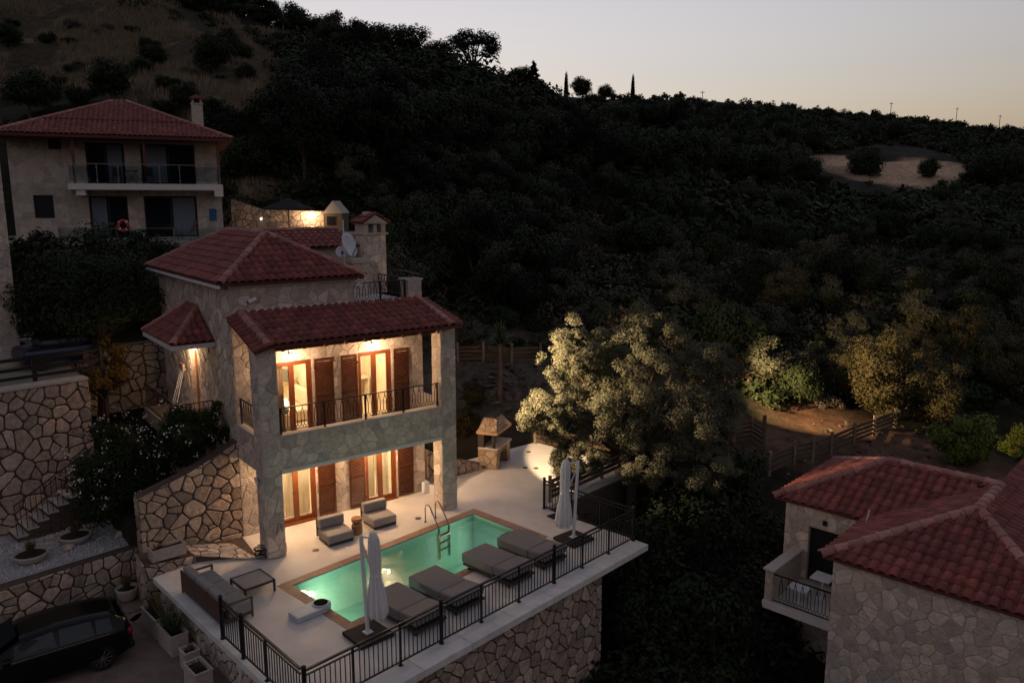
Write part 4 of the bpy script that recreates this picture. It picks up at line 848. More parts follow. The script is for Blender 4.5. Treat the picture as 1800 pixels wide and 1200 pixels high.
o = mb.build('gravel_stones', mat('gravel stones', (.46,.46,.47), .9, .35), kind='stuff'); o['label'] = 'loose pale gravel stones'; o.matrix_basis = TE
for i, (x, y, s) in enumerate(((-3.25,6.35,.16),(-2.75,7.6,.2),(-2.3,7.3,.14),(-3.4,7.5,.15),(-1.75,6.2,.17))):
    mbr = MB().lathe((0,0,0), [(s*.7,0),(s,s*.3),(s*.8,s*.8),(s*.3,s)], 8, 1.3, .9); mbr.v = [(a+rng.uniform(-.03,.03),b+rng.uniform(-.03,.03),c) for a, b, c in mbr.v]
    o = tag(mbr.build('boulder', M_RSTONE), 'loose field stone lying on the pale gravel', 'rock', 'loose stones on the gravel bed'); o.matrix_basis = TE @ Matrix.Translation((x,y,.17))
sheet('driveway', [(-14,-9),(-2.2,-9),(-1.6,4.98),(-14,4.98)], -1.1, M_DRIVE, TE, 'worn paved drive below the terrace wall')
rng = random.Random(12)
for i, (x, y, r) in enumerate(((-2.5,3.9,.55),(-3.1,4.35,.5),(-2.9,3.3,.5),(-2.45,3.0,.4),(-3.5,3.8,.45))):
    pts = [(x+r*rng.uniform(.75,1.1)*math.cos(a), y+r*.8*rng.uniform(.75,1.1)*math.sin(a), -1.098) for a in np.linspace(0,2*math.pi,8)[:-1]]
    o = tag(MB().prism(pts, (0,0,.02)).build('paving_slab', mat('crazy paving', (.26,.18,.14), .85, .2, nscale=5, namt=.2), bevel=.006), 'irregular flagstone at the foot of the gravel wall', 'flagstone', 'flagstones by the gravel wall'); o.matrix_basis = TE

bw = thing('retaining_wall', 'tall field stone wall behind the outdoor stairs with a flat coping', 'wall', TE); PBW = Pieces(bw, TE)
c_ = MB().box(-9,8.9,-.6,-1.45,9.4,4.72).build('core', M_RMORT, bw); stones(PBW, c_, rect(-6.2,.1,-1.46,4.70), (0,8.9,0), X_, Z_, .36, .03, .045, M_RSTONE, 121, asp=1.25)
stones(PBW, c_, rect(8.9,.5,9.4,4.7), (-1.45,0,0), Y_, Z_, .36, .03, .03, M_RSTONE, 122); MB().box(-9,8.86,4.721,-1.42,9.44,4.80).build('coping', M_TRIM, bw); PBW.finish()
sheet('upper_drive', [(-14,9.4),(-1.45,9.4),(-.2,18),(-14,18)], 4.76, mat('upper paving', (.30,.27,.24), .85, nscale=3, namt=.15), TE, 'pale paved drive behind the tall wall', .5)
# stairs
st = thing('outdoor_stairs', 'stone stairs with an iron handrail climbing beside the tall wall', 'stairs', TE)
for i in range(9):
    x = -4.15+i*.30; MB().box(x,7.95,-.2,x+.32,8.86,.20+(i+1)*.17-.04).build('step', M_RMORT, st); MB().box(x-.03,7.92,.20+(i+1)*.17-.038,x+.30,8.86,.20+(i+1)*.17).build('tread', M_TRIM, st)
sr = [(-4.15+i*.15, 7.98) for i in range(17)]
zz = lambda x: .37+(x+4.15)/.30*.17
MB().tube([(-4.18,7.98,zz(-4.15)+.98),(-1.75,7.98,zz(-1.75)+.98)], .022, 6).build('handrail', M_BLACK, st); MB().tube([(-4.15,7.98,zz(-4.15)+.50),(-1.75,7.98,zz(-1.75)+.50)], .012, 6).build('handrail', M_BLACK, st)
for x, y in sr: MB().box(x-.009,y-.009,zz(x)-.1,x+.009,y+.009,zz(x)+.98).build('baluster', M_BLACK, st)

# guard rail above the tall wall, neighbouring building corner, air conditioners
t = thing('guard_rail', 'heavy black guard rail on top of the tall wall', 'railing', TE, (0,9.7,4.77))
for z in (.12,.40,.72): MB().box(-7,-.03,z,-.6,.03,z+.10).build('rail', M_BLACK, t)
for x in (-6.6,-4.6,-2.75,-.7): MB().box(x-.06,-.05,0,x+.06,.05,.84).build('post', M_BLACK, t)
nb = thing('neighbour_house', 'pale stone corner of the house standing beyond the guard rail', 'house', TE, (0,13,4.77)); PN = Pieces(nb, TE @ Matrix.Translation((0,13,4.77)))
c_ = MB().box(-7,0,0,-2.22,5,7.5).build('wall', M_MORT, nb); stones(PN, c_, rect(-4.2,.55,-2.22,7.0), (0,0,0), X_, Z_, .30, .018, .015, M_STONE, 131); MB().box(-7.1,-.12,0,-2.06,0,.55).build('plinth', M_TRIM, nb); PN.finish()
for i, (z, lab) in enumerate(((.75,'upper white air conditioner unit on the neighbouring house wall'),(.02,'lower white air conditioner unit beside the neighbouring house wall'))):
    t = thing('air_conditioner', lab, 'air conditioner', TE, (-2.18,14.6,4.77+z)); MB().rbox(0,0,0,.85,.32,.62,.03,1).build('case', M_WHITE, t); MB().cyl((.36,-.012,.31),(.36,-.002,.31),.25,n=20).build('grille', M_DARK, t)
t = thing('parked_car', 'blue car mostly hidden behind the black guard rail', 'car', TE, (-2.6,11.2,4.77)); MB().rbox(0,0,.25,2.6,1.6,.75,.15,2).build('body', mat('blue paint', (.006,.012,.04), .3, spec=.6), t); MB().rbox(.6,.12,.70,2.2,1.48,1.05,.15,2).build('cabin', M_DGLASS, t)
for x in (.5,2.1):
    for y in (.05,1.55): MB().cyl((x,y-.1,.3),(x,y+.1,.3),.3,n=14).build('wheel', M_BLACK, t)

# planters
def spikes(mb, c, n, L, w, rng, spread=.6, up=.9):
    c = Vector(c)
    for i in range(n):
        a = rng.uniform(0,2*math.pi); k = rng.uniform(.1,1)*spread; d = Vector((math.cos(a)*k, math.sin(a)*k, up*rng.uniform(.6,1))).normalized(); l = L*rng.uniform(.6,1.1); s = d.cross(Vector((0,0,1))).normalized()*w
        m_ = c + d*l*.55; e = c + d*l + Vector((0,0,-.12*l*k)); mb.add([c-s*.6, c+s*.6, m_+s, m_-s, e], [(0,1,2,3),(3,2,4)])
def bowl(loc, r, h, label, tuft):
    t = thing('planter_bowl', label, 'planter', TE, loc); MB().lathe((0,0,0), [(r*.6,0),(r*.85,h*.3),(r,h*.8),(r*1.03,h),(r*.92,h),(r*.88,h*.78),(.02,h*.78)], 24).build('bowl', M_CONC, t, smooth=True); MB().lathe((0,0,h*.79), [(r*.88,0),(.02,.03)], 18).build('soil', M_SOIL, t)
    mb = MB(); rng = random.Random(label); spikes(mb, (0,0,h*.8), 190, tuft, .006, rng, .55); mb.build('grass_tuft', M_TUFT, t, kind='stuff')
bowl((-4.27,6.28,.17), .46, .26, 'round shallow planter of dry grass on the gravel near the stairs foot', .55); bowl((-2.92,6.75,.17), .46, .26, 'round shallow planter of dry grass on the gravel near the oleander', .5); bowl((-2.40,4.35,-1.09), .30, .42, 'round pot with golden grass at the foot of the gravel wall', .55)
def trough(loc, w, l, h, rz, label, plant):
    t = thing('planter_box', label, 'planter', TE, loc, rz); th = .035
    MB().box(0,0,0,w,th,h).box(0,l-th,0,w,l,h).box(0,th,0,th,l-th,h).box(w-th,th,0,w,l-th,h).box(th,th,0,w-th,l-th,.05).box(-.02,-.02,h,w+.02,.03,h+.03).box(-.02,l-.03,h,w+.02,l+.02,h+.03).box(-.02,.03,h,.03,l-.03,h+.03).box(w-.03,.03,h,w+.02,l-.03,h+.03).build('box', M_CONC, t)
    MB().box(th,th,.06,w-th,l-th,h-.08).build('soil', M_SOIL, t); rng = random.Random(label); mb = MB()
    if plant == 'tuft':
        for q in range(3): spikes(mb, (w*.5,l*(.25+.25*q),h-.08), 90, .6, .007, rng, .5)
        mb.build('grass_tuft', M_TUFT, t, kind='stuff')
    elif plant == 'agave':
        for q in range(2): spikes(mb, (w*.5,l*(.35+.35*q),h-.08), 30, .75, .03, rng, .8, .7)
        mb.build('leaves', M_SPIKE, t, kind='stuff')
    else:
        spikes(mb, (w*.5,l*.5,h-.08), 12, .3, .02, rng, .9, .6); mb.build('leaves', mat('red green leaves', (.12,.035,.02), .7, .3, (.05,.06,.02)), t, kind='stuff')
trough((-2.73,1.55,-1.09), .42, 1.05, .54, rad(-3), 'concrete trough of dry grass at the terrace wall end nearest the plinth', 'tuft'); trough((-2.81,.42,-1.09), .44, .95, .54, rad(-3), 'concrete trough with spiky agave leaves below the sofa', 'agave'); trough((-2.86,-.50,-1.09), .36, .40, .48, rad(-3), 'small square planter half hidden behind the agave', 'sparse'); trough((-3.12,-1.60,-1.09), .42, .72, .52, rad(-3), 'square concrete planter with one sparse reddish seedling', 'sparse')
t = thing('planter_box', 'rectangular stone planter standing on the low stone plinth', 'planter', HS, (-2.93,1.10,.345), rad(4)); MB().box(0,0,0,.95,.04,.34).box(0,.36,0,.95,.40,.34).box(0,.04,0,.04,.36,.34).box(.91,.04,0,.95,.36,.34).build('box', M_CONC, t); MB().box(.04,.04,.02,.91,.36,.26).build('soil', M_SOIL, t)
mb = MB(); spikes(mb, (.25,.2,.26), 26, .28, .02, random.Random(6), .9, .7); mb.build('leaves', M_TUFT, t, kind='stuff')

# parked car: dark hatchback, tail towards the terrace
car = thing('parked_car', 'black hatchback parked on the drive with its tail towards the terrace', 'car', TE, (-3.36,1.86,-1.1), rad(180-10.5))
M_PAINT = mat('black car paint', (.004,.004,.005), .22, spec=.3); M_TYRE = mat('tyre', (.012,.012,.012), .9); M_RIM = mat('rim', (.30,.28,.27), .35, metal=.8)
secs = [ # x, half-width, z bottom, z belt, half-width at roof, z roof
 (.00,.68,.45,.78,.60,.92),(.10,.80,.30,.92,.62,1.22),(.35,.86,.24,.98,.60,1.40),(.90,.88,.20,.98,.60,1.47),(1.7,.88,.18,.96,.61,1.48),(2.3,.88,.18,.95,.60,1.43),(2.75,.88,.18,.94,.58,1.22),(3.15,.87,.18,.92,.60,.98),(3.7,.84,.20,.86,.58,.90),(4.10,.76,.26,.74,.50,.80),(4.22,.62,.35,.60,.42,.66)]
secs = [(x-(.03 if i == 0 else 0)+(.03 if i == len(secs)-1 else 0), a*1.015, b*.95, c*.95, d*1.02, e*.95) for i, (x, a, b, c, d, e) in enumerate(secs)]
mb = MB(); ring = 10
for x, hw, zb_, zm, hr, zr_ in secs: mb.v += [(x,-hw*.92,zb_),(x,-hw,zb_+.15),(x,-hw*1.0,zm-.12),(x,-hw*.97,zm),(x,-hr,zr_-.03),(x,hr,zr_-.03),(x,hw*.97,zm),(x,hw,zm-.12),(x,hw,zb_+.15),(x,hw*.92,zb_)]
# roof crown
for i in range(len(secs)-1): mb.f += [(i*ring+j, i*ring+(j+1)%ring, (i+1)*ring+(j+1)%ring, (i+1)*ring+j) for j in range(ring)]
mb.f += [tuple(range(ring))[::-1], tuple((len(secs)-1)*ring+j for j in range(ring))]
bo = mb.build('body', M_PAINT, car, smooth=False)
cr_ = bo.data.attributes.new('crease_edge', 'FLOAT', 'EDGE'); cr_.data.foreach_set('value', [.5]*len(bo.data.edges)); bo.data.polygons.foreach_set('use_smooth', [True]*len(bo.data.polygons))
md = bo.modifiers.new('sub','SUBSURF'); md.levels = 1; md.render_levels = 2
def sidewin(s, xs):
    n = 0
    for a, b in xs:
        pts = []
        for x, k in ((a,.12),(b,.12),(b-.02,.86),(a+.05,.86)):
            i = max(j for j in range(len(secs)) if secs[j][0] <= x); i = min(i, len(secs)-2); f = (x-secs[i][0])/(secs[i+1][0]-secs[i][0]); lerp = lambda c: secs[i][c]+(secs[i+1][c]-secs[i][c])*f
            hw = lerp(1)*.97; zm = lerp(3); hr = lerp(4); zr_ = lerp(5)-.03; pts.append(Vector((x, s*(hw+(hr-hw)*k+.004), zm+(zr_-zm)*k)))
        MB().prism(pts, (0, s*.012, .008)).build('side_window', M_DGLASS, car)
for s in (-1,1): sidewin(s, [(.42,.80),(.84,1.60),(1.66,2.55)])
MB().prism([(.045,-.55,.90),(.045,.55,.90),(.17,.50,1.27),(.17,-.50,1.27)], (-.04,0,.01)).build('rear_window', M_DGLASS, car)
MB().prism([(2.45,-.52,1.39),(2.45,.52,1.39),(3.02,.60,1.06),(3.02,-.60,1.06)], (.02,0,.03)).build('windscreen', M_DGLASS, car)
for s in (-1,1):
    MB().rbox(-.03,min(s*.52,s*.80),.76,.09,max(s*.52,s*.80),.88,.02,1).build('tail_light', mat('tail light', (.22,.01,.012), .2, spec=.7), car)
    MB().bar((.5,s*.880,.945),(2.75,s*.875,.905),.016,.022).build('chrome_trim', mat('chrome', (.55,.55,.58), .25, metal=1), car)
    MB().rbox(2.62,min(s*.86,s*1.05),.92,2.80,max(s*.86,s*1.05),1.06,.03,1).build('wing_mirror', M_PAINT, car); MB().bar((1.55,s*.895,.80),(1.75,s*.895,.80),.02).build('door_handle', M_PAINT, car)
    for x in (.72,3.35):
        w_ = MB().lathe((0,0,0), [(.20,-.09),(.31,-.10),(.335,-.05),(.335,.05),(.31,.10),(.20,.09)], 22); w_.v = [(x+a, s*.79+c, .335+b) for a, b, c in w_.v]; wh = w_.build('wheel', M_TYRE, car, smooth=False)
        rm = MB().cyl((x,s*.70,.335),(x,s*.87,.335),.06,n=12); y_ = s*.872
        for k in range(10): a = 2*math.pi*k/10; rm.bar((x,y_,.335),(x+.215*math.cos(a),y_,.335+.215*math.sin(a)),.03,.018)
        rr = [(x+.222*math.cos(a), y_, .335+.222*math.sin(a)) for a in np.linspace(0,2*math.pi,21)]; rm.tube(rr,.012,5); rm.build('rim', M_RIM, wh)
MB().box(-.035,-.26,.52,-.005,.26,.63).build('number_plate', mat('plate', (.55,.55,.55), .5), car); MB().rbox(-.06,-.78,.32,.12,.78,.50,.05,1).build('bumper', M_PAINT, car)

# ------------------------------------------------------------------ villa up the slope
UF = frame(-17.2, 47.0, 67)
uv = thing('stone_villa', 'upper stone villa with a glass fronted balcony and dark sliding doors', 'house', UF); PU = Pieces(uv, UF)
M_USTONE = mat('upper villa stone', (.52,.45,.38), .85, .22, (.46,.41,.37), 6, .15)
def ubox(nm, m, *b):
    mb = MB()
    for q in b: mb.box(*q)
    return mb.build(nm, m, uv)
UL = -10.5
ops = [(-6.82,-4.90,11.5,13.72),(-4.07,-1.23,11.5,13.72),(-6.87,-4.93,8.5,10.83),(-4.09,-1.29,8.5,10.83),(-9.52,-8.58,9.62,10.86),(-8.57,-7.95,13.30,13.90)]
xs = sorted({UL,.1,*[o[0] for o in ops],*[o[1] for o in ops]}); zs = sorted({7.6,14.0,*[o[2] for o in ops],*[o[3] for o in ops]})
mb = MB(); rects_ = []
for z0, z1 in zip(zs[:-1], zs[1:]):
    run_ = None
    for x0_, x1_ in zip(xs[:-1], xs[1:]):
        cx_, cz_ = (x0_+x1_)/2, (z0+z1)/2; hole = any(o[0] < cx_ < o[1] and o[2] < cz_ < o[3] for o in ops)
        if hole:
            if run_: rects_.append(run_); run_ = None
        else: run_ = (run_[0] if run_ else x0_, z0, x1_, z1)
    if run_: rects_.append(run_)
for q in rects_: mb.box(q[0],0,q[1],q[2],.35,q[3])
mb.box(UL,.35,7.6,UL+.4,8,14.0).box(-.3,.35,7.6,.1,8,14.0).box(UL+.4,7.6,7.6,-.3,8,14.0); uw = mb.build('wall', M_USTONE, uv)
for i, q in enumerate(rects_):
    if q[2]-q[0] > .3 and q[3]-q[1] > .25: stones(PU, uw, rect(*q), (0,0,0), X_, Z_, .42, .02, .015, M_USTONE, 201+i)
for (a, b, c, d) in ops:
    f = MB().box(a,.1,c,a+.09,.2,d).box(b-.09,.1,c,b,.2,d).box(a+.09,.1,c,b-.09,.2,c+.09).box(a+.09,.1,d-.09,b-.09,.2,d)
    big_ = b-a > 1.5
    if big_: f.box((a+b)/2-.06,.1,c+.09,(a+b)/2+.06,.2,d-.09)
    fo = f.build('window', M_DFRAME, uv)
    for k in ((0,1) if big_ else (0,)):
        xa = a+.09 if k == 0 else (a+b)/2+.06; xb = ((a+b)/2-.06 if k == 0 else b-.09) if big_ else b-.09
        MB().box(xa,.14,c+.09,xb,.16,d-.09).build('pane', M_DGLASS, fo)
for (a, b, c, d), k in ((ops[0],1),(ops[1],0),(ops[2],0),(ops[3],1)):
    mb = MB(); n = 22; xa, xb = ((a+b)/2+.1, b-.12) if k else (a+.12, (a+b)/2-.1)
    for z in (c+.1,d-.1): mb.v += [(xa+(xb-xa)*i/n, .125+.012*math.sin(i*1.3), z) for i in range(n+1)]
    mb.f = [(i,i+1,n+2+i,n+1+i) for i in range(n)]; mb.build('blind', mat('reflection blue blind', (.14,.18,.23), .5), uv)  # blue tint stands in for the sky reflected in the panes
ubox('balcony_slab', M_PLASTER, (-7.65,-1.6,11.15,.12,-.002,11.48), (-7.3,-1.5,10.85,-6.85,-.002,11.15), (-.35,-1.58,10.80,.12,-.002,11.15))
for x in (-7.35,-3.9,-.12): ubox('post', mat('post wood', (.13,.06,.04), .6), (x,-1.5,11.48,x+.13,-1.37,13.95))
gr_ = MB().box(-7.6,-1.56,12.50,.06,-1.52,12.54).build('railing', M_STEEL, uv); MB().box(-7.55,-1.545,11.6,.0,-1.535,12.42).build('glass', glassy('rail glass', (.75,.82,.85), .05), gr_)
for x in np.linspace(-7.25,-.05,8): MB().box(x-.02,-1.57,11.48,x+.02,-1.53,12.50).obox((x,-1.58,12.35),(.10,.05,.06)).obox((x,-1.58,11.65),(.10,.05,.06)).build('post', M_STEEL, gr_)
A, B_, Cc, D_ = (-10.85,-1.9,14.0), (.75,-1.9,14.0), (.75,8.6,14.0), (-10.85,8.6,14.0); R0, R1 = (-5.4,3.2,16.3), (-4.7,3.2,16.3)
rfu = MB().add([A,B_,Cc,D_,R0,R1]+[(p[0],p[1],p[2]-.15) for p in (A,B_,Cc,D_)], [(0,1,5,4),(1,2,5),(2,3,4,5),(3,0,4),(6,9,8,7),(0,6,7,1),(1,7,8,2),(2,8,9,3),(3,9,6,0)]).build('roof', M_TILEU, uv)
tiled(PU, rfu, [A,B_,R1,R0], A, Vector(B_)-Vector(A), seed=31); tiled(PU, rfu, [B_,Cc,R1], B_, Vector(Cc)-Vector(B_), seed=32); ridge(PU, rfu, A, R0, .13); ridge(PU, rfu, B_, R1, .13)
MB().box(-8.7,-.05,14.86,-1.3,.05,14.98).build('roof_step', M_TILEU, uv)
cu = MB().box(-1.15,2.7,14.3,-.52,3.3,16.3).build('chimney', M_USTONE, uv); MB().box(-1.2,2.65,16.3,-.47,3.35,16.37).box(-1.12,2.72,16.37,-1.0,3.28,16.62).box(-.67,2.72,16.37,-.55,3.28,16.62).build('chimney_band', M_TRIM, cu)
MB().add([(-1.32,2.55,16.62),(-.35,2.55,16.62),(-.35,3.45,16.62),(-1.32,3.45,16.62),(-.83,2.7,16.9),(-.83,3.3,16.9)], [(0,1,4),(1,2,5,4),(2,3,5),(3,0,4,5),(0,3,2,1)]).build('chimney_roof', M_TILE, cu)
PU.finish(minpx=6)
o = sheet('upper_terrace', [(-31,42.6),(-13.5,42.6),(-9,60),(-31,60)], 8.42, mat('upper terrace paving', (.34,.31,.28), .8, nscale=3, namt=.15), W, 'paved terrace of the upper villa', 1.2)
t = thing('glass_railing', 'glass railing with steel posts along the upper villa terrace', 'railing', W, (0,42.75,8.42)); MB().box(-24.5,-.02,.66,-12.0,.02,.70).build('handrail', M_STEEL, t); MB().box(-24.5,-.006,.08,-12.0,.006,.62).build('glass', MATS['rail glass'], t)
for x in np.linspace(-24.4,-12.1,9): MB().box(x-.02,-.02,0,x+.02,.02,.66).build('post', M_STEEL, t)
t = thing('life_ring', 'red life ring hanging on the upper terrace railing', 'life ring', W, (-20.85,42.55,9.25)); q = [(.27*math.cos(a),0,.27*math.sin(a)) for a in np.linspace(0,2*math.pi,25)]
MB().tube(q,.075,10,False).build('ring', mat('red ring', (.55,.06,.035), .5), t, smooth=True)
for a in (0.8,2.4,3.9,5.5): MB().tube([(.27*math.cos(a+d_),0,.27*math.sin(a+d_)) for d_ in (-.1,.1)],.08,10).build('band', M_WHITE, t)
def deckchair(x, y, lab):
    t = thing('deck_chair', lab, 'chair', W, (x,y,8.42)); MB().bar((-.3,0,.35),(.4,0,.40),.5,.03).build('seat', M_DARK, t); MB().bar((.35,0,.38),(.65,0,1.05),.5,.03).build('backrest', M_DARK, t)
    for a, b in ((-.28,-.22),(-.28,.22),(.4,-.22),(.4,.22)): MB().cyl((a,b,0),(a,b,.38),.018,n=6).build('leg', M_DARK, t)
deckchair(-18.0,43.6,'dark reclining deck chair in front of the lower sliding door of the upper villa'); deckchair(-16.1,43.8,'dark reclining deck chair beside the corner of the upper villa'); 
t = thing('balcony_table', 'small dark table on the glass fronted balcony of the upper villa', 'table', UF, (-4.55,-.9,11.48)); MB().box(-.3,-.3,.68,.3,.3,.72).build('tabletop', M_DARK, t)
for a in (-.25,.25): MB().bar((a,0,0),(-a,0,.68),.03).build('leg', M_DARK, t)
for x, lab in ((-5.3,'dark balcony chair beside the table near the balcony doors'),(-3.7,'dark balcony chair between table and wooden post')):
    t = thing('balcony_chair', lab, 'chair', UF, (x,-.9,11.48)); MB().box(-.22,-.22,.42,.22,.22,.47).build('seat', M_DARK, t); MB().box(-.22,.18,.47,.22,.22,.9).build('backrest', M_DARK, t)
    for a in (-.2,.2):
        for b in (-.2,.2): MB().box(a-.015,b-.015,0,a+.015,b+.015,.42).build('leg', M_DARK, t)
o = tag(MB().box(-.2,-.02,-.35,.2,0,.35).build('sign', mat('blue sign', (.03,.12,.25), .5)), 'small blue pool notice on the upper villa corner', 'sign'); o.matrix_basis = UF @ Matrix.Translation((-.45,-.02,9.75))
# lit stone shed beyond
sh = thing('stone_shed', 'small stone shed with a low wall lit by one bright lamp', 'shed', W, (0,55,8.42)); PSH = Pieces(sh, Matrix.Translation((0,55,8.42)))
c_ = MB().prism([(-19.4,0,0),(-13.0,0,0),(-13.0,0,1.45),(-17.2,0,1.55),(-19.4,0,2.25)], (0,.5,0)).box(-12.9,-.3,0,-11.7,1.9,1.3).build('wall', mat('shed mortar', (.18,.14,.10), .9), sh)
stones(PSH, c_, [(-19.4,0),(-13.0,0),(-13.0,1.45),(-17.2,1.55),(-19.4,2.25)], (0,0,0), X_, Z_, .36, .03, .03, M_RSTONE, 231); PSH.finish()
MB().add([(-13.0,-.45,1.3),(-11.6,-.45,1.3),(-11.6,2.0,1.3),(-13.0,2.0,1.3),(-12.3,-.45,2.15),(-12.3,2.0,2.15)], [(0,1,4),(1,2,5,4),(2,3,5),(3,0,4,5),(0,3,2,1)]).build('roof', M_TRIM, sh); MB().box(-12.75,-.33,.5,-12.15,-.28,1.1).build('window', M_DFRAME, sh)
t = thing('shed_lamp', 'bright lit lantern on the stone shed wall', 'lamp', W, (-13.9,54.85,9.40)); MB().lathe((0,0,0), [(.05,0),(.12,.06),(.12,.22),(.04,.28)], 12).build('globe', mat('lantern globe', (1,.85,.6), emit=(1,.74,.40), estr=16), t); point('lamp_light', W, (-13.9,54.3,9.5), 60, r=.1)
t = thing('path_light', 'tiny lit white light on the shed wall', 'lamp', W, (-17.35,54.9,9.3)); MB().lathe((0,0,0), [(.02,0),(.05,.04),(.02,.09)], 8).build('globe', mat('tiny light', (1,1,1), emit=(1,.95,.85), estr=4), t)
t = thing('parasol', 'dark open parasol in front of the stone shed', 'umbrella', W, (-14.2,50.5,8.42)); MB().cyl((0,0,0),(0,0,2.2),.04,n=8).build('pole', M_STEEL, t); mb = MB().lathe((0,0,1.35), [(1.75,.28),(1.7,.33),(.9,.62),(.08,.98)], 8); mb.build('canopy', mat('dark canvas', (.02,.02,.024), .9), t)

# ------------------------------------------------------------------ villa on the right
rv = thing('stone_villa', 'right hand stone villa with two joined red hipped roofs', 'house', RH); PRV = Pieces(rv, RH)
TILE2 = tile_mesh(.28, .42, .075)
ra = MB().box(.15,-5.8,-7.2,.5,-.27,.92).box(.5,-.6,-7.2,5.0,-.27,.92).build('wall', M_MORT, rv)
stones(PRV, ra, rect(.27,-5.6,5.8,.90), (.15,0,0), (0,-1,0), Z_, .31, .018, .015, M_STONE, 301, asp=1.15)
rb = MB().box(3.4,-.27,.25,3.7,2.55,.92).box(3.4,1.75,-1.6,3.7,2.55,.25).box(3.4,-.27,-1.6,3.7,.1,.25).box(3.7,2.25,-7.2,8.4,2.55,.92).box(3.4,-.27,-7.2,3.7,2.55,-1.6).build('wall', M_MORT, rv)
stones(PRV, rb, rect(-2.55,-1.55,-1.75,.92), (3.4,0,0), (0,-1,0), Z_, .31, .018, .015, M_STONE, 302); stones(PRV, rb, rect(-1.75,.26,.27,.92), (3.4,0,0), (0,-1,0), Z_, .31, .018, .015, M_STONE, 303); stones(PRV, rb, rect(-2.55,-5.5,-.8,-1.9), (3.4,0,0), (0,-1,0), Z_, .31, .018, .015, M_STONE, 304)
MB().box(3.55,.1,-1.6,3.6,1.75,.25).build('door', M_DFRAME, rv); MB().box(3.36,1.18,.42,3.395,1.32,.58).build('vent', M_BLACK, rv)
MB().box(1.25,-.26,-1.85,3.39,2.2,-1.62).build('balcony_slab', M_PLASTER, rv)
bp_ = MB().box(1.3,1.92,-1.62,3.39,2.16,-.62).build('parapet', M_STONE, rv); MB().box(1.24,1.86,-.62,3.39,2.22,-.56).build('parapet_cap', M_TRIM, rv)
r_ = MB().box(1.32,-.2,-.72,1.37,1.9,-.68).box(1.33,-.2,-1.56,1.36,1.9,-1.53).build('railing', M_BLACK, rv)
for y in np.arange(-.1,1.85,.22): inst('baluster', MOT, r_, Matrix.Translation((1.345,y,-1.52)) @ Matrix.Rotation(math.pi/2,4,'Z') @ Matrix.Scale(1.2,4,(0,0,1)))
a_ = 2.95; ZE, ZR = 1.0, 2.2
A, B_, R0, R1 = (0,0,ZE), (0,-5.9,ZE), (3.15,-2.95,ZR), (5.7,-2.95,ZR)
roA = MB().add([A,B_,R0,R1,(6.2,0,ZE),(9,-5.9,ZE),(9,-2.95,ZR)]+[(0,0,ZE-.08),(0,-5.9,ZE-.08),(9,-5.9,ZE-.08),(6.2,0,ZE-.08)], [(0,2,1),(0,4,3,2),(1,2,3,6,5),(7,8,9,10),(0,1,8,7)]).build('roof', M_TILEU, rv)
def rtiled(rf, pts, e, seed): tiled(PRV, rf, pts, e[0], Vector(e[1])-Vector(e[0]), tw=.28, tl=.36, tile=TILE2, seed=seed)
rtiled(roA, [B_,A,R0], (B_,A), 41); rtiled(roA, [A,(3.35,0,ZE),R1,R0], (A,(3.3,0,ZE)), 42); rtiled(roA, [B_,R0,R1,(9,-2.95,ZR),(9,-5.9,ZE)], (B_,(9,-5.9,ZE)), 43)
ridge(PRV, roA, A, R0, .15); ridge(PRV, roA, B_, R0, .15); ridge(PRV, roA, R0, R1, .15)
A2, B2, C2 = (3.25,2.90,ZE), (8.3,2.90,ZE), (3.25,-.05,ZE); S0 = (5.75,.22,ZR)
roB = MB().add([A2,B2,C2,S0,R1,(8.3,-2.95,ZE)]+[(3.25,2.9,ZE-.08),(3.25,-.05,ZE-.08)], [(0,3,1),(0,2,4,3),(1,3,4,5),(0,6,7,2)]).build('roof', M_TILEU, rv)
rtiled(roB, [C2,A2,S0,R1], (C2,A2), 44); rtiled(roB, [A2,B2,S0], (A2,B2), 45); ridge(PRV, roB, A2, S0, .14); ridge(PRV, roB, S0, R1, .14); ridge(PRV, roB, B2, S0, .14)
MB().bar((2.9,-.12,1.02),(2.9,-.2,1.5),.03).build('vent_pipe', M_WHITE, rv)
lr = MB().add([(-1.4,-6.5,-4.3),(-1.4,-2.4,-4.3),(.14,-2.9,-3.7),(.14,-6.5,-3.7),(-1.4,-6.5,-4.42),(-1.4,-2.4,-4.42)], [(0,1,2,3),(0,4,5,1)]).build('roof', M_TILEU, rv); rtiled(lr, [(-1.4,-6.5,-4.3),(-1.4,-2.4,-4.3),(.14,-2.9,-3.7),(.14,-6.5,-3.7)], ((-1.4,-2.4,-4.3),(-1.4,-6.5,-4.3)), 46)
PRV.finish()
for i, (x, y) in enumerate(((2.6,.9),(1.9,1.3))):
    t = thing('balcony_table', ('small white topped pedestal table on the right villa balcony','low grey stool beside the pedestal table on the balcony')[i], 'table', RH, (x,y,-1.62)); MB().box(-.3,-.3,.68-.2*i,.3,.3,.72-.2*i).build('tabletop', M_WHITE, t); MB().cyl((0,0,.02),(0,0,.68-.2*i),.035).lathe((0,0,0), [(.2,0),(.2,.02),(.04,.05)], 12).build('pedestal', M_WHITE, t)
sheet('lower_patio', [(-3.5,-6),(3.4,-6),(3.4,3),(-3.5,3)], -5.9, mat('patio stone', (.28,.27,.26), .8, nscale=2, namt=.15), RH, 'paved patio below the right villa balcony', .6)
q = CAMP + px_ray(1272,1185)*((-5.0-CAM_H)/px_ray(1272,1185).z)
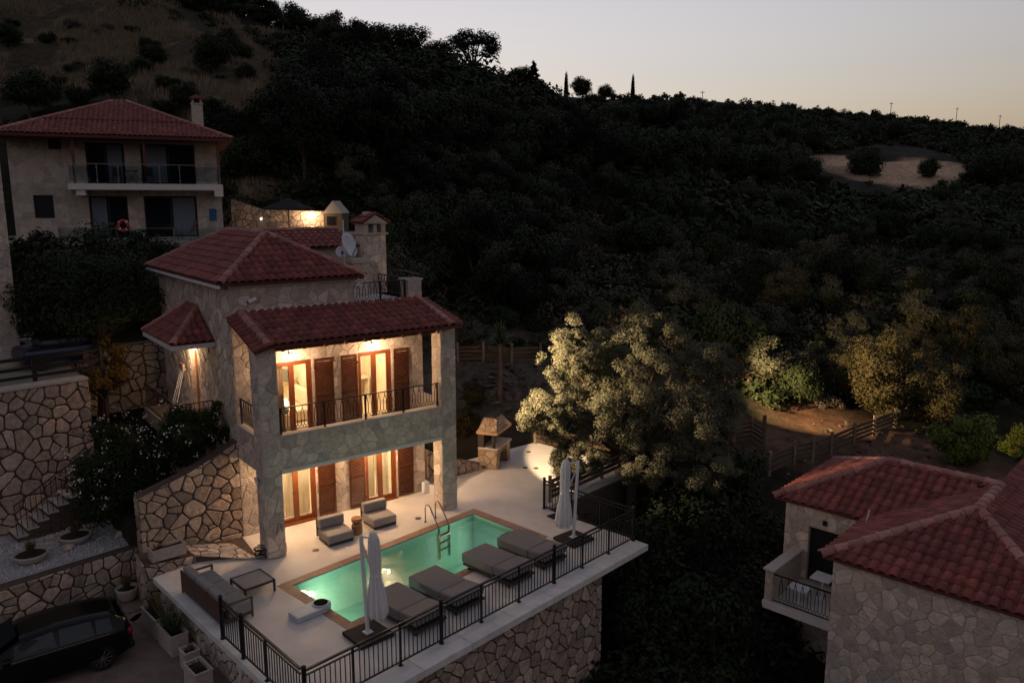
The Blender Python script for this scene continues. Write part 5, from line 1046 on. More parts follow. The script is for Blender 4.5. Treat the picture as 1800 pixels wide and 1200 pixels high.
t = thing('patio_table', 'pale round table standing on the patio below the right villa', 'table', W, (q.x,q.y,-5.9)); MB().lathe((0,0,.82), [(.2,-.04),(.74,0),(.75,.03),(.02,.06)], 28).build('tabletop', mat('pale plastic', (.42,.44,.48), .5), t); MB().cyl((0,0,0),(0,0,.80),.06).lathe((0,0,0), [(.35,0),(.35,.04),(.05,.08)], 16).build('pedestal', M_WHITE, t)
q = CAMP + px_ray(1410,1195)*((-5.2-CAM_H)/px_ray(1410,1195).z)
t = thing('patio_lounger', 'pale blue lounger on the patio beside the right villa wall', 'sun lounger', W, (q.x,q.y,-5.9), .5); MB().rbox(-.4,-.9,.30,.4,.9,.45,.05,2).build('mattress', mat('pale blue cloth', (.20,.24,.34), .9), t)
for a in (-.33,.33):
    for b in (-.75,.75): MB().box(a-.03,b-.03,0,a+.03,b+.03,.30).build('leg', M_DARK, t)

# ------------------------------------------------------------------ vegetation
def crown_np(seed, R, ncl, nleaf, ls, rc=.34, shell=.55, flat=0.0, zmin=-1.0, asp=.45, up=.35):
    """leaves as diamond quads, gathered in clumps through an uneven crown; returns vertices, quads"""
    g = np.random.default_rng(seed); R = np.array(R)
    d = g.normal(size=(ncl*3,3)); d /= np.linalg.norm(d, axis=1)[:,None]; d = d[d[:,2] > zmin][:ncl]; k = len(d)
    bumps = g.normal(size=(7,3)); bumps /= np.linalg.norm(bumps, axis=1)[:,None]
    out = .66 + .42*np.max(np.clip(d@bumps.T, 0, 1)**5, axis=1) - .16*g.random(k)
    rad_ = out*(shell + (1-shell)*g.random(k)**.6)
    cen = d*rad_[:,None]*R*(1-rc*.5)
    cr = rc*R.mean()*g.uniform(.45,1.25,k)
    w = cr**2; w /= w.sum(); ci = g.choice(k, nleaf, p=w)
    e = g.normal(size=(nleaf,3)); e /= np.linalg.norm(e, axis=1)[:,None]; rr = g.random(nleaf)**.42
    pos = cen[ci] + e*(cr[ci]*rr)[:,None]*np.array((1,1,.8))
    if flat: pos[:,2] = np.where(pos[:,2] < -flat*R[2], -flat*R[2]+(pos[:,2]+flat*R[2])*.15, pos[:,2])
    nrm = e + d[ci]*.7 + np.array((0,0,up)) + g.normal(size=(nleaf,3))*.55; nrm /= np.linalg.norm(nrm, axis=1)[:,None]
    t = g.normal(size=(nleaf,3)); t -= (t*nrm).sum(1)[:,None]*nrm; t /= np.linalg.norm(t, axis=1)[:,None]; b = np.cross(nrm, t)
    L = ls*g.uniform(.6,1.35,nleaf)[:,None]
    V = np.stack([pos-t*L*.5, pos+b*L*asp*.5, pos+t*L*.5, pos-b*L*asp*.5], 1).reshape(-1,3)
    return V, np.arange(nleaf*4).reshape(-1,4), cen
def trunk_mb(cen, base, H0, r, rng, n=7, spread=.6):
    mb = MB(); top = Vector((rng.uniform(-.1,.1)*H0, rng.uniform(-.1,.1)*H0, H0))
    mid = (Vector(base)+top)/2 + Vector((rng.uniform(-.08,.08)*H0, rng.uniform(-.08,.08)*H0, 0)); mb.tube([base, mid, top], [r, r*.8, r*.65], 7)
    idx = rng.sample(range(len(cen)), min(n, len(cen)))
    for i in idx:
        c = Vector(cen[i]); m = top.lerp(c, .5) + Vector((rng.uniform(-.1,.1), rng.uniform(-.1,.1), rng.uniform(0,.15)))*H0*.5; mb.tube([top-Vector((0,0,r)), m, c], [r*.5, r*.32, r*.1], 5, False)
    return mb
PROTO = {}
def proto(name, seed, R, ncl, nleaf, ls, m, H0, r, **kw):
    V, Q, cen = crown_np(seed, R, ncl, nleaf, ls, **kw); V = V + np.array((0,0,H0+R[2]*.75)); cen = cen + np.array((0,0,H0+R[2]*.75))
    cm = np_mesh('crown', V, Q, m); tm = trunk_mb(cen, (0,0,-.5), H0, r, random.Random(seed)).mesh('trunk', M_BARK)
    PROTO[name] = (cm, tm); return cm, tm
def tree(name, kind, loc, s=1.0, rz=0.0, label='', cat='tree', group=None, sz=1.0):
    cm, tm = PROTO[kind]; o = bpy.data.objects.new(name, None); COL.objects.link(o); o.empty_display_size = .2
    o.matrix_basis = Matrix.Translation(loc) @ Matrix.Rotation(rz,4,'Z') @ Matrix.Diagonal((s,s,s*sz,1)); tag(o, label, cat, group)
    inst('crown', cm, o); inst('trunk', tm, o); return o
proto('oakA', 1, (2.6,2.4,2.0), 46, 5200, .26, M_LEAF_O, 1.0, .16); proto('oakB', 2, (2.4,2.7,1.7), 40, 4800, .26, M_LEAF_O, .8, .15); proto('oakC', 3, (2.2,2.2,2.4), 44, 5000, .25, M_LEAF_C, 1.2, .16)
proto('oliveA', 4, (2.1,2.1,1.9), 50, 5200, .19, M_LEAF_V, .8, .14, rc=.28); proto('oliveB', 5, (1.8,2.0,1.6), 44, 4600, .18, M_LEAF_V, .6, .12, rc=.28)
proto('shrubA', 6, (1.5,1.4,.95), 26, 2600, .20, M_LEAF_O, .1, .06); proto('shrubB', 7, (1.3,1.5,.8), 24, 2400, .18, M_LEAF_D, .1, .05, rc=.3)
proto('umbrella', 8, (4.0,3.6,1.9), 60, 5200, .26, M_LEAF_C, 1.5, .25, rc=.22, shell=.75, zmin=-.15)
proto('yellow', 9, (2.3,2.0,1.7), 40, 7000, .17, M_LEAF_Y, .3, .10, rc=.27)
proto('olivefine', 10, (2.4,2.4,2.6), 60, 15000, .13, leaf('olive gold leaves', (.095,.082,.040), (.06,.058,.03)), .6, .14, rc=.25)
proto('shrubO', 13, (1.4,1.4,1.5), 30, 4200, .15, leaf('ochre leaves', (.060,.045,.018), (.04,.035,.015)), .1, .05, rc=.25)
def cone_np(seed, r, h, n, ls, ragged):
    g = np.random.default_rng(seed); z = h*(1-np.sqrt(g.random(n))*.98); a = g.random(n)*2*np.pi; k = 1-z/h
    lay = 1-ragged*.5*(1+np.sin(z/h*38+a)) ; rr = r*(k**(.75 if ragged else .5))*lay*g.random(n)**.35
    pos = np.stack([rr*np.cos(a), rr*np.sin(a), z+.1*h*0], 1); t = np.stack([np.cos(a), np.sin(a), g.normal(size=n)*.5+.4], 1); t /= np.linalg.norm(t,axis=1)[:,None]; b = np.cross(t, g.normal(size=(n,3))); b /= np.linalg.norm(b,axis=1)[:,None]
    L = ls*g.uniform(.6,1.3,n)[:,None]; V = np.stack([pos-t*L*.5, pos+b*L*.22, pos+t*L*.5, pos-b*L*.22],1).reshape(-1,3); return V, np.arange(4*n).reshape(-1,4)
for nm, sd, r, h, ls, rag in (('cypress',11,.55,6.0,.3,0),('conifer',12,1.9,5.2,.42,.55)):
    V, Q = cone_np(sd, r, h, 2600, ls, rag); PROTO[nm] = (np_mesh('crown', V, Q, M_LEAF_C), MB().cyl((0,0,-.5),(0,0,h*.8),.1,.02,n=6).mesh('trunk', M_BARK))

# the floodlit tree beside the terrace
rng = random.Random(77); TL = TE @ Vector((13.2,-2.5,0)); zl = -1.2
LOBES = [(-1.9,.3,5.7,1.7,1.7,1.5),(.6,.2,6.2,1.8,1.9,1.45),(2.3,.3,5.4,1.6,1.8,1.4),(-2.8,-.3,3.9,1.45,1.5,1.6),(-.6,-.6,4.2,2.0,1.8,1.8),(1.8,-.5,3.8,2.0,1.8,1.8),(3.0,.2,3.6,1.5,1.6,1.6),(-2.0,-.3,2.2,1.5,1.5,1.2),(.3,-.7,2.2,1.7,1.6,1.2),(2.4,-.4,1.8,1.8,1.6,1.2),(-.6,1.2,4.6,2.2,1.8,1.9)]
parts = [crown_np(21+i, l[3:], 64, 21000, .072, rc=.19, shell=.42) for i, l in enumerate(LOBES)]; offs = [l[:3] for l in LOBES]
V = np.concatenate([p_[0]+np.array(o_) for p_, o_ in zip(parts, offs)]); Q = np.arange(len(V)).reshape(-1,4); cen = np.concatenate([p_[2]+np.array(o_) for p_, o_ in zip(parts, offs)])
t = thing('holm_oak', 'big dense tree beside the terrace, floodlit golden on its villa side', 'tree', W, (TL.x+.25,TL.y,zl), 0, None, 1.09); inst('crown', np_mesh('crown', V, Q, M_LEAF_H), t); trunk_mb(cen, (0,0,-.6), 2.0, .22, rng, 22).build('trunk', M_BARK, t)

# oleander with white flowers, shade tree and shrubs by the left walls
def oleander(loc, R, seed, label):
    t = thing('oleander', label, 'shrub', TE, loc); V, Q, cen = crown_np(seed, R, 46, 15000, .16, rc=.3, asp=.22); V[:,2] += R[2]*.8; cen[:,2] += R[2]*.8; inst('leaves', np_mesh('leaves', V, Q, M_LEAF_N), t); trunk_mb(cen, (0,0,-.3), .4, .06, random.Random(seed), 16).build('stem', M_BARK, t)
    g = np.random.default_rng(seed+5); n = 80 if seed == 51 else 34; d = g.normal(size=(n*4,3)); d /= np.linalg.norm(d,axis=1)[:,None]; d = d[(d[:,1] < .1)&(d[:,2] > -.35)][:n]; c0 = d*np.array(R)*g.uniform(.86,1.0,len(d))[:,None]; c0[:,2] += R[2]*.8; mb = MB(); rr = random.Random(seed)
    for c in c0:
        for k in range(rr.choice((2,3,5,8))):
            p = Vector(c)+Vector((rr.uniform(-.11,.11),rr.uniform(-.11,.05),rr.uniform(-.09,.09))); M3 = Euler((rr.uniform(0,6),rr.uniform(0,6),rr.uniform(0,6))).to_matrix(); s = rr.uniform(.018,.032)
            mb.add([p+M3@Vector((s*math.cos(a),s*math.sin(a),.01*(i%2))) for i, a in enumerate(np.linspace(0,2*math.pi,7)[:-1])], [(0,1,2,3,4,5)])
    inst('flowers', raw_mesh(mb, M_FLOWER), t, kind='stuff')
oleander((-1.65,6.5,.4), (1.85,1.2,2.15), 51, 'oleander bush sprinkled with white flowers beside the stairs'); oleander((.05,5.05,2.2), (1.55,1.0,1.4), 52, 'oleander bush with few white flowers against the villa wall')
sheet('planting_bed', [(-1.9,5.2),(-1.0,4.6),(.6,4.4),(1.4,7),(-.2,9.4),(-1.4,9.3)], .9, M_SOIL, TE, 'dark planting bed behind the sloping wall', 2.2)
t = thing('shade_tree', 'dark leafy tree in front of the upper villa', 'tree', TE, (-.05,12.0,2.9)); V, Q, cen = crown_np(61,(3.1,2.6,2.7),80,32000,.17,rc=.27); V += np.array((.0,.3,4.3)); cen = cen+np.array((.0,.3,4.3)); inst('crown', np_mesh('crown', V, Q, M_LEAF_O), t); trunk_mb(cen,(0,0,-.6),2.4,.22,random.Random(61),14).build('trunk', M_BARK, t)
t = thing('garden_tree', 'small tree coloured amber for the light of the side door', 'tree', HS, (-2.5,9.3,2.4)); V, Q, cen = crown_np(62,(1.5,1.3,1.6),40,8000,.13,rc=.22); V += np.array((0,0,2.0)); cen = cen+np.array((0,0,2.0)); inst('crown', np_mesh('crown', V, Q, leaf('lamplit amber leaves',(.13,.08,.02),(.09,.06,.02))), t); trunk_mb(cen,(0,0,-.6),1.0,.07,random.Random(62),10).build('trunk', M_BARK, t)  # leaf base colour carries the amber lamplight of the side door
bk = thing('garden_wall', 'amber lit field stone wall behind the shade tree trunk', 'wall', TE, (0,14.2,2.6)); PK = Pieces(bk, TE @ Matrix.Translation((0,14.2,2.6))); c_ = MB().box(-1.4,0,-.5,3.6,.4,2.2).build('core', M_RMORT, bk); stones(PK, c_, rect(-1.3,-.5,3.5,2.15), (0,0,0), X_, Z_, .40, .04, .04, M_RSTONE, 141); PK.finish()
sheet('entry_path', [(-1.25,4.3),(-.01,4.3),(-.01,8.6),(-1.25,8.6)], 3.10, mat('entry paving', (.32,.27,.22), .8, nscale=3, namt=.2), HS, 'paved landing at the side door', .5)
r_ = thing('entry_railing', 'black iron railing along the side door landing', 'railing', HS, (-1.2,4.35,3.10)); MB().bar((0,0,.92),(0,4.2,.92),.035).bar((0,0,.92),(1.19,0,.92),.035).bar((0,0,.1),(0,4.2,.1),.02).build('handrail', M_BLACK, r_)
for i in range(29): MB().box(-.009,i*.145-.009,0,.009,i*.145+.009,.92).build('baluster', M_BLACK, r_)
for i in range(1,9): MB().box(i*.145-.009,-.009,0,i*.145+.009,.009,.92).build('baluster', M_BLACK, r_)
rng = random.Random(91)
for i in range(7):
    x, y = -29.5+i*2.4+rng.uniform(-.6,.6), 41.2+rng.uniform(-.8,.8); tree('garden_shrub', rng.choice(('shrubA','oakB')), (x,y,min(zt(x,y),7.4)-.2), rng.uniform(.75,1.1), rng.random()*6, 'dark shrub below the terrace edge of the upper villa', 'shrub', 'shrubs below the upper villa terrace')
for px_, py_, k, s, lab in ((110,470,'oakA',1.25,'dark rounded tree crowding the neighbouring house corner'),(60,430,'oakC',.8,'dark upright tree between neighbouring house and upper villa'),(250,480,'oakB',1.15,'dark low tree against the roof edge of the lit villa')):
    q = CAMP + px_ray(px_, py_)*38/px_ray(px_,py_).y; tree('garden_tree', k, (q.x,q.y,q.z-3.2), s, 1.0, lab)

# yucca by the barbecue
q = ground_at(879,708); t = thing('yucca', 'tall yucca with a spiky green head behind the barbecue', 'yucca', W, (q.x,q.y,q.z)); hz = 2.6; MB().tube([(0,0,-.3),(.05,0,1.2),(0,0,hz)], [.13,.10,.08], 8).build('trunk', mat('yucca trunk', (.12,.075,.06), .9, nscale=10, namt=.3), t)
mb = MB(); spikes(mb, (0,0,hz), 130, .95, .03, random.Random(4), 1.6, .55); spikes(mb, (0,0,hz+.35), 60, .9, .03, random.Random(5), .8, .9); mb.build('leaves', M_SPIKE, t, kind='stuff')
for px_, py_, s in ((818,745,1.0),(835,690,.8)):
    q = ground_at(px_, py_+25); 
    tree('garden_shrub', 'shrubO', (q.x,q.y,q.z-.2), .8*s, px_, ('ochre shrub growing beside the right pillar','smaller ochre shrub behind the right pillar')[s < 1], 'shrub')

# horizontal plank fences
def plank_fence(pts, label, h=1.0, n=4, heavy=None):
    r = thing('plank_fence', label, 'fence', W, pts[0]); o0 = Vector(pts[0]); pp = [Vector(p)-o0 for p in pts]
    for p in pp: MB().box(p.x-.06,p.y-.06,p.z-.5,p.x+.06,p.y+.06,p.z+h+.15).build('post', mat('fence post wood', (.20,.15,.11), .8, nscale=12, namt=.3), r)
    for a, b in zip(pp[:-1], pp[1:]):
        for k in range(n): z = Vector((0,0,.18+k*(h-.1)/n)); MB().bar(a+z+Vector((0,.08,0)), b+z+Vector((0,.08,0)), .03, .14).build('plank', M_FWOOD, r)
    return r
def gline(pxs, dz=0): 
    out = []
    for a in pxs:
        q = ground_at(*a); out.append((q.x,q.y,q.z+dz))
    return out
plank_fence(gline([(1352,836),(1395,822),(1428,812),(1460,800),(1500,784),(1535,770),(1572,752)]), 'weathered plank fence along the dirt path above the right villa'); plank_fence(gline([(1290,778),(1322,772),(1341,790)]), 'short plank fence ending at a tall post beside the big tree')
q = ground_at(1341,792); o = tag(MB().box(-.07,-.07,-.3,.07,.07,1.75).build('fence_post', M_FWOOD), 'tall bare wooden post at the end of the short fence', 'post'); o.matrix_basis = Matrix.Translation(q)
plank_fence([tuple(TE @ Vector(p)) for p in ((9.9,-1.55,-.02),(11.5,-1.5,-.02),(13.1,-1.45,-.02),(14.7,-1.4,-.02))], 'dark plank fence along the deck edge under the big tree', .85, 4)
plank_fence([tuple(TE @ Vector(p)) for p in ((14.75,-1.2,-.02),(14.8,.4,-.02),(14.8,2.0,-.02),(14.7,3.4,-.02))], 'dark plank fence closing the far end of the deck', .85, 4)
plank_fence(gline([(805,642),(850,640),(900,640),(950,638)]), 'low plank fence on the rocky slope behind the yucca', .9, 4)

# rocks on the slope
rng = random.Random(33); mb = MB()
for i in range(520):
    if i < 300: a, b = rng.uniform(800,960), rng.uniform(600,720)
    else: a, b = rng.uniform(1380,1720), rng.uniform(735,850)
    q = ground_at(a, b)
    if q is None or q.y > 60: continue
    s = rng.uniform(.05,.42)**1.15*(1 if i < 300 else .6); k0 = len(mb.v); mb.lathe((0,0,0), [(.35,-.4),(.9,-.2),(1,.15),(.6,.55),(.15,.7)], 6); M3 = Euler((rng.uniform(-.6,.6),rng.uniform(-.6,.6),rng.random()*6)).to_matrix()
    mb.v[k0:] = [tuple(q+M3@Vector((v[0]*s*rng.uniform(.7,1.25),v[1]*s*.7*rng.uniform(.7,1.25),v[2]*s*.6))) for v in mb.v[k0:]]
o = mb.build('slope_rocks', mat('slope rock', (.075,.064,.054), .9, .4, nscale=6, namt=.25), kind='stuff'); o['label'] = 'broken pale rocks on the slopes'
rng = random.Random(66)
for i, (x, y, sc_, k) in enumerate(((10.6,-3.4,.8,'oakA'),(12.0,-4.2,.95,'oakB'),(10.2,-5.4,.8,'oakB'),(11.4,-6.4,1.0,'oakA'),(13.2,-5.4,1.0,'oakC'),(10.4,-7.8,.95,'oakB'),(8.8,-7.2,.7,'shrubA'),(9.4,-8.6,.9,'oakB'),(14.6,-4.0,1.0,'oakA'),(15.6,-2.6,1.0,'oakB'),(12.4,-8.2,1.0,'oakC'),(8.0,-8.6,.8,'shrubA'),(16.4,-5.4,1.1,'oakB'),(14.4,-7.0,1.0,'oakA'),(16.4,-.8,.9,'oakC'),(11.0,-9.6,.9,'shrubA'),(13.6,-9.6,.9,'oakB'),(7.6,-7.0,.6,'shrubA'),(17.6,-3.4,1.0,'oakA'),(9.8,-10.4,.8,'oakB'),(7.7,-7.0,1.05,'oakB'),(6.7,-7.3,1.0,'oakA'),(5.6,-7.4,.9,'oakB'),(4.5,-7.6,.8,'oakB'),(3.5,-7.8,.65,'oakA'))):
    q = TE @ Vector((x,y,0)); z = min(zt(q.x,q.y), -2.6) if y < -2 else zt(q.x,q.y); h_ = 4.6*sc_
    tree('understory_bush', k, (q.x,q.y,z-.2), sc_, rng.random()*6, 'dark bush in the hollow below the terrace corner and the floodlit tree', 'bush', 'dark bushes round the terrace corner')
# shrubs caught by the floodlight on the right
rng = random.Random(19)
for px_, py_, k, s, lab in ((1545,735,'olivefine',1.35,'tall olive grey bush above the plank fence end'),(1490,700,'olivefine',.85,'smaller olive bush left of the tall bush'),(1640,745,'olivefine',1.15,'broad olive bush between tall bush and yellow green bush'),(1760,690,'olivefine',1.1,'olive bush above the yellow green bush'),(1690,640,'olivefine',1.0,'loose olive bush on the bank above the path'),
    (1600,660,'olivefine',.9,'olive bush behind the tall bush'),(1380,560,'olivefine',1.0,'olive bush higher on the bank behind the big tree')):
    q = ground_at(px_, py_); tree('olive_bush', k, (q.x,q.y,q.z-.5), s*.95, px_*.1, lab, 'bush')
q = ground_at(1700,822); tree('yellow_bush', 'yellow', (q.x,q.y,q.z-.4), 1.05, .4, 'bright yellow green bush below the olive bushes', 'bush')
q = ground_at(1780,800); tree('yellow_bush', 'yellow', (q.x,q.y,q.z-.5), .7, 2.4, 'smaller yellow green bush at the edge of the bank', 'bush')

q = ground_at(1236,742); lz = q.z+2.5; LAMP = q.copy()
t = thing('garden_lamp', 'lamp post behind the big tree lighting the bushes on the bank', 'lamp', W, q); MB().cyl((0,0,-.3),(0,0,2.5),.06,.045,n=8).build('pole', M_BLACK, t); MB().obox((.12,0,2.58), (.34,.2,.10)).build('head', M_BLACK, t); MB().box(.18,-.05,2.515,.26,.05,2.528).build('lens', M_BULB, t)
b_ = ground_at(1650,715); spot('garden_light', W, (q.x+.25,q.y,lz-.1), (b_.x,b_.y,b_.z+1.6), 5200, 64, (1,.64,.30), .08, .5)
# woods on the slopes: each tree of its own, spread over the visible hillside
rng = random.Random(2024); placed = []
SKY = np.array([(0,-60),(340,0),(380,22),(520,50),(600,84),(690,104),(760,124),(900,146),(960,168),(1100,170),(1200,172),(1450,182),(1620,206),(1800,226),(2000,240)], float)
def skyline(a): return float(np.interp(a, SKY[:,0], SKY[:,1]))
def top_py(q, h): return float(proj_np(np.array([[q.x,q.y,q.z+h]]))[1][0])
def free(p, r):
    return all((p.x-a)**2+(p.y-b)**2 > (r+c)**2*.22 for a, b, c in placed)
WL = {'oakA':('dense dark oak','tree'),'oakB':('low spreading dark oak','tree'),'oakC':('upright blackish tree','tree'),'oliveA':('grey leaved olive tree','tree'),'oliveB':('bushy grey olive','tree'),'shrubA':('dark rounded shrub','shrub'),'shrubB':('dry twiggy shrub','shrub')}
def zone(a, b):
    if b > 740: return 'in the hollow below the terrace'
    if a < 620: return 'on the grassy hill above the upper villa'
    if ((a-1555)/260)**2+((b-305)/85)**2 < 1: return 'bordering the pale clearing'
    if a > 1100 and b < 260: return 'high on the far hill under the poles'
    if b < 340: return ('left of' if a < 760 else 'under' if a < 930 else 'right of')+' the broad crowned skyline tree'
    if b < 520: return 'behind the lit villa roofs' if a < 860 else 'above the floodlit tree' if a < 1150 else 'between floodlit tree and clearing' if a < 1450 else 'below the pale clearing'
    return 'behind the yucca' if a < 960 else 'just behind the floodlit tree' if a < 1300 else 'on the bank above the plank fence'
NM = {'oakA':'oak_tree','oakB':'oak_tree','oakC':'dark_tree','oliveA':'olive_tree','oliveB':'olive_tree','shrubA':'shrub','shrubB':'dry_shrub'}
def plant(n, xr, yr, kinds, sr, cond=None, tries=6):
    for i in range(n):
        for _ in range(tries):
            a, b = rng.uniform(*xr), rng.uniform(*yr)
            if cond and not cond(a, b): continue
            q = ground_at(a, b)
            if q is None: continue
            lx_ = TE.inverted() @ q
            if -3 < lx_.x < 16 and -7 < lx_.y < 5.5 or q.y < 33: continue
            if -34 < q.x < -8 and 40 < q.y < 57.5: continue
            if (q-LAMP).length < 8: continue
            k = rng.choice(kinds); s = rng.uniform(*sr)
            if not free(q, 2*s): continue
            if top_py(q, 4.6*s) < skyline(a): continue
            lab = ('small ' if s < sr[0]*.65+sr[1]*.35 else 'large ' if s > sr[0]*.35+sr[1]*.65 else '') + WL[k][0] + ' ' + zone(a, b)
            placed.append((q.x,q.y,2*s)); tree(NM[k], k, (q.x,q.y,q.z-.25), s, rng.random()*6.28, lab, WL[k][1], lab.replace(WL[k][0], WL[k][0]+'s'), rng.uniform(.85,1.15)); break
infield = lambda a, b: ((a-1555)/150)**2+((b-305)/48)**2 < 1
notgrass = lambda a, b: not (a < 560 and b < 230)
plant(75, (520,1250), (150,340), ('oakA','oakB','oakC','oakA'), (1.0,1.7), lambda a, b: notgrass(a,b) and not infield(a,b))
plant(85, (620,1800), (330,520), ('oakA','oakB','oliveA','oliveB','oliveA','shrubB'), (.7,1.25), lambda a, b: not infield(a,b))
plant(60, (980,1800), (500,720), ('oakA','oliveA','oliveB','oakC','shrubB'), (.6,1.0))
plant(45, (600,1000), (330,560), ('oakA','oakC','oliveA'), (.7,1.1)); plant(24, (640,1000), (540,625), ('oakB','shrubA','oliveB','shrubB'), (.45,.75))
plant(46, (1180,1800), (205,340), ('oakA','oakB','oliveB'), (1.3,2.3), lambda a, b: not infield(a,b)); plant(40, (0,560), (35,235), ('shrubA','shrubA','shrubB','oakB'), (.55,1.15))
plant(40, (395,640), (205,352), ('oakA','oakC','oakB'), (.9,1.4), lambda a, b: not (a < 520 and b < 235)); plant(16, (1120,1330), (900,1190), ('shrubA','oakB','shrubA'), (.5,.8)); plant(30, (880,1330), (760,1000), ('oakB','shrubA','oakC'), (.5,.8))
for a, b, s in ((1518,300,1.5),(1630,303,1.0),(1520,275,.8)): q = ground_at(a, b+8); tree('oak_tree', 'oakB', (q.x,q.y,q.z-1.3*s), s*1.5, a, ('broad dark oak standing in the pale clearing','small round oak on a bare trunk in the pale clearing','low oak at the upper rim of the pale clearing')[(s < 1.5)+(s < 1)], 'tree')
rng = random.Random(71)
for i in range(9):
    q = ground_at(rng.uniform(1450,1660), rng.uniform(278,335)); tree('dry_shrub', 'shrubB', (q.x,q.y,q.z-.2), rng.uniform(.4,1.0), i, 'low dry shrub dotted over the pale clearing', 'shrub', 'dry shrubs in the pale clearing')
# skyline trees
def sky_tree(px_, py_, Y, kind, s, lab, nm, sz=1.0, sink=.3):
    p = None
    for b in range(2, 330, 3):
        p = ground_at(px_, b)
        if p is not None: break
    tree(nm, kind, (p[0], p[1], p[2]-sink*s), s*p.y/Y, px_*.7, lab, 'tree', None, sz)
sky_tree(830,128,104,'umbrella',1.3,'broad crowned tree with see-through limbs on the skyline','broad_tree',1.0,1.3); sky_tree(715,112,101,'oakA',1.25,'rounded tree on the skyline left of the broad crowned tree','oak_tree',1.0,1.0); sky_tree(938,160,114,'conifer',.85,'ragged conifer on the skyline','conifer'); sky_tree(995,163,120,'cypress',.66,'slim cypress on the skyline beside the ragged conifer','cypress',1.0,.8)
sky_tree(1112,196,150,'cypress',.75,'slim cypress where the near ridge meets the far hill','cypress')
for a, b, s_, lab in ((1128,238,1.0,'dark cypress below the skyline cypress'),(1168,246,.9,'dark cypress standing lower on the far hill'),(1121,262,.8,'short dark cypress between the two slope cypresses')):
    q = ground_at(a, b); tree('cypress', 'cypress', (q.x,q.y,q.z-.4), s_*q.y/150, a*.3, lab)
sky_tree(1023,168,122,'oakB',1.0,'bushy tree beside the slim skyline cypress','oak_tree',1.0,1.4); sky_tree(1063,172,126,'oakB',.8,'small bushy tree on the skyline saddle','oak_tree',.9,1.4)
rng = random.Random(404); a = 225.0
while a < 960:
    if not (780 < a < 880 or 690 < a < 735):
        s_ = rng.uniform(.75,1.35) if a < 690 else rng.uniform(.45,.8)
        sky_tree(a, 0, 104, rng.choice(('oakA','oakC','oakB','oliveA','oakA')), s_, 'dark skyline tree along the near ridge', 'ridge_tree', rng.uniform(.7,1.25), rng.uniform(.6,1.6))
    a += rng.uniform(6,19)
for o in list(bpy.data.objects):
    if o.get('label') == 'dark skyline tree along the near ridge': o['group'] = 'trees along the near ridge'
# scrub over the far hill: one mass of small bushes
def scrub(name, seed, n, xr, yr, skip, R, nleaf, ls, m, label, tmin, tmax, grow):
    g = np.random.default_rng(seed); base = [crown_np(seed*10+i, R, 9, nleaf, ls, rc=.5) for i in range(5)]
    ab = np.stack([g.uniform(*xr, n), g.uniform(*yr, n)], 1); ab = np.array([q for q in ab if not skip(*q)])
    D = np.array([tuple(px_ray(*q)) for q in ab]); hitT = np.full(len(D), -1.0)
    for t_ in np.geomspace(30, 760, 220):
        m_ = hitT < 0; p_ = np.array(CAMP)+D[m_]*t_; hit = p_[:,2] < terr(p_[:,0], p_[:,1]); hitT[np.where(m_)[0][hit]] = t_
    vs = []
    for t_, d in zip(hitT, D):
        if not tmin < t_ < tmax: continue
        p_ = np.array(CAMP)+d*t_; q = TE.inverted() @ Vector(p_)
        if -3.2 < q.x < 15.5 and -7 < q.y < 5 or (-34 < p_[0] < -8 and p_[1] < 58): continue
        if (Vector(p_)-LAMP).length < 6: continue
        s_ = g.uniform(.6,1.5)*(1+t_*grow); r = g.random()*6.28; c_, n_ = math.cos(r), math.sin(r)
        vs.append((base[g.integers(0,5)][0]*np.array((g.uniform(.7,1.4),g.uniform(.7,1.4),g.uniform(.6,1.2))))@np.array(((c_,-n_,0),(n_,c_,0),(0,0,1))).T*s_+p_+np.array((0,0,R[2]*.4*s_)))
    V = np.concatenate(vs); o = inst(name, np_mesh(name, V, np.arange(len(V)).reshape(-1,4), m)); o['kind'] = 'stuff'; o['label'] = label
onpath = lambda a, b: ((a-1450)/150)**2+((b-770)/62)**2 < 1 or (a < 1000 and b > 575) or (a < 560 and b < 240 and b > skyline(a)+45)
scrub('far_scrub', 5, 5200, (1020,1830), (170,420), lambda a, b: infield(a,b) or (a < 1100 and b > 300), (1.7,1.7,1.15), 90, .75, M_LEAF_O, 'low dark scrub covering the far hillside', 75, 760, .0016)
scrub('undergrowth', 6, 3200, (220,1830), (5,720), lambda a, b: infield(a,b) or onpath(a,b), (1.0,1.0,.7), 110, .26, M_LEAF_O, 'dark tangled undergrowth between the trees of the slope', 33, 170, .004)
scrub('ridge_undergrowth', 8, 1500, (500,1010), (70,290), lambda a, b: a < 620 and b < skyline(a)+20, (1.1,1.1,.8), 110, .3, M_LEAF_O, 'dark undergrowth below the near ridge', 55, 170, .008)
scrub('pale_undergrowth', 7, 1000, (620,1830), (330,700), lambda a, b: infield(a,b) or onpath(a,b), (.9,.9,.75), 120, .20, M_LEAF_D, 'dry greyish brush between the trees of the slope', 33, 130, .003)
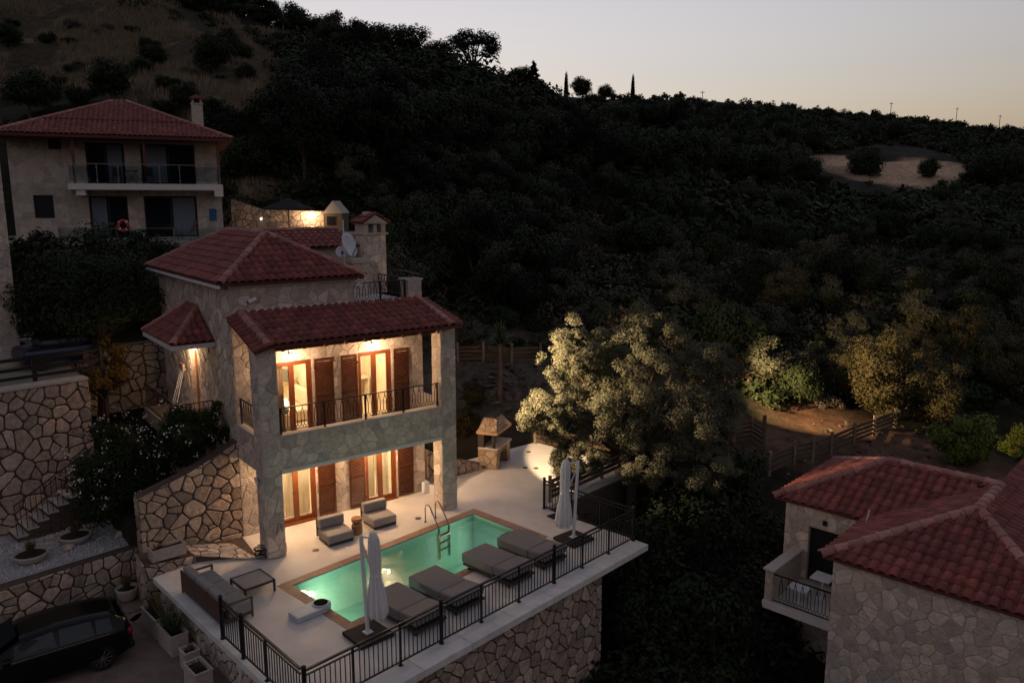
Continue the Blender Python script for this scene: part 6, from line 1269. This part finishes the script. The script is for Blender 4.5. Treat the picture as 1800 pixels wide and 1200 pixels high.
# dry grass on the hill above the upper villa
g = np.random.default_rng(9); P_ = []
for f, r in zip(GH, (18,16,18,9,18,13)):
    n_ = int(r*r*60); a = g.random(n_)*2*np.pi; q = np.sqrt(g.random(n_))*r; P_.append(np.stack([f[0]+q*np.cos(a), f[1]+q*np.sin(a)*.9],1))
P_ = np.concatenate(P_); P_ = P_[vnoise(P_[:,0]/4, P_[:,1]/4, 9) > .35]; P_ = P_[~((P_[:,0] > -34)&(P_[:,0] < -8)&(P_[:,1] < 60))]
z_ = terr(P_[:,0], P_[:,1]); n_ = len(P_); hgt = g.uniform(.35,1.0,n_); an = g.random(n_)*6.28; wd = .05
b0 = np.stack([P_[:,0],P_[:,1],z_-.05],1); dx = np.stack([np.cos(an)*wd,np.sin(an)*wd,0*an],1); tip = b0+np.stack([g.normal(size=n_)*.15,g.normal(size=n_)*.15,hgt],1)
V = np.stack([b0-dx,b0+dx,tip],1).reshape(-1,3); o = inst('hill_grass', np_mesh('hill_grass', V, np.arange(3*n_).reshape(-1,3), M_GRASS)); o['kind'] = 'stuff'; o['label'] = 'tall dry grass on the hill above the upper villa'
# poles
for i, (a, b, Y, h) in enumerate(((1136,182,220,5.5),(1234,186,330,5),(1565,206,380,6),(1680,218,400,7),(1756,226,410,6))):
    p = at_y(a, b, Y); z = zt(p[0], p[1]); o = tag(MB().cyl((0,0,-1),(0,0,h+2),.16,.12,n=6).box(-.9,-.08,h+1.2,.9,.08,h+1.4).build('utility_pole', M_BLACK), 'thin utility pole on the far ridge', 'utility pole', 'utility poles on the far ridge'); o.matrix_basis = Matrix.Translation((p[0],p[1],z))
for i, (a, b) in enumerate(((83,18),(122,20),(406,52),(482,72),(499,76),(521,82),(536,86),(555,94),(578,98))):
    p = at_y(a, b, 97); z = zt(p[0], p[1]); o = tag(MB().cyl((0,0,-.3),(0,0,1.9),.05,.045,n=6).build('fence_post', mat('grey post', (.16,.14,.12), .9)), 'thin grey post of the wire fence on the grassy hill', 'post', 'wire fence posts on the grassy hill'); o.matrix_basis = Matrix.Translation((p[0],p[1],z))
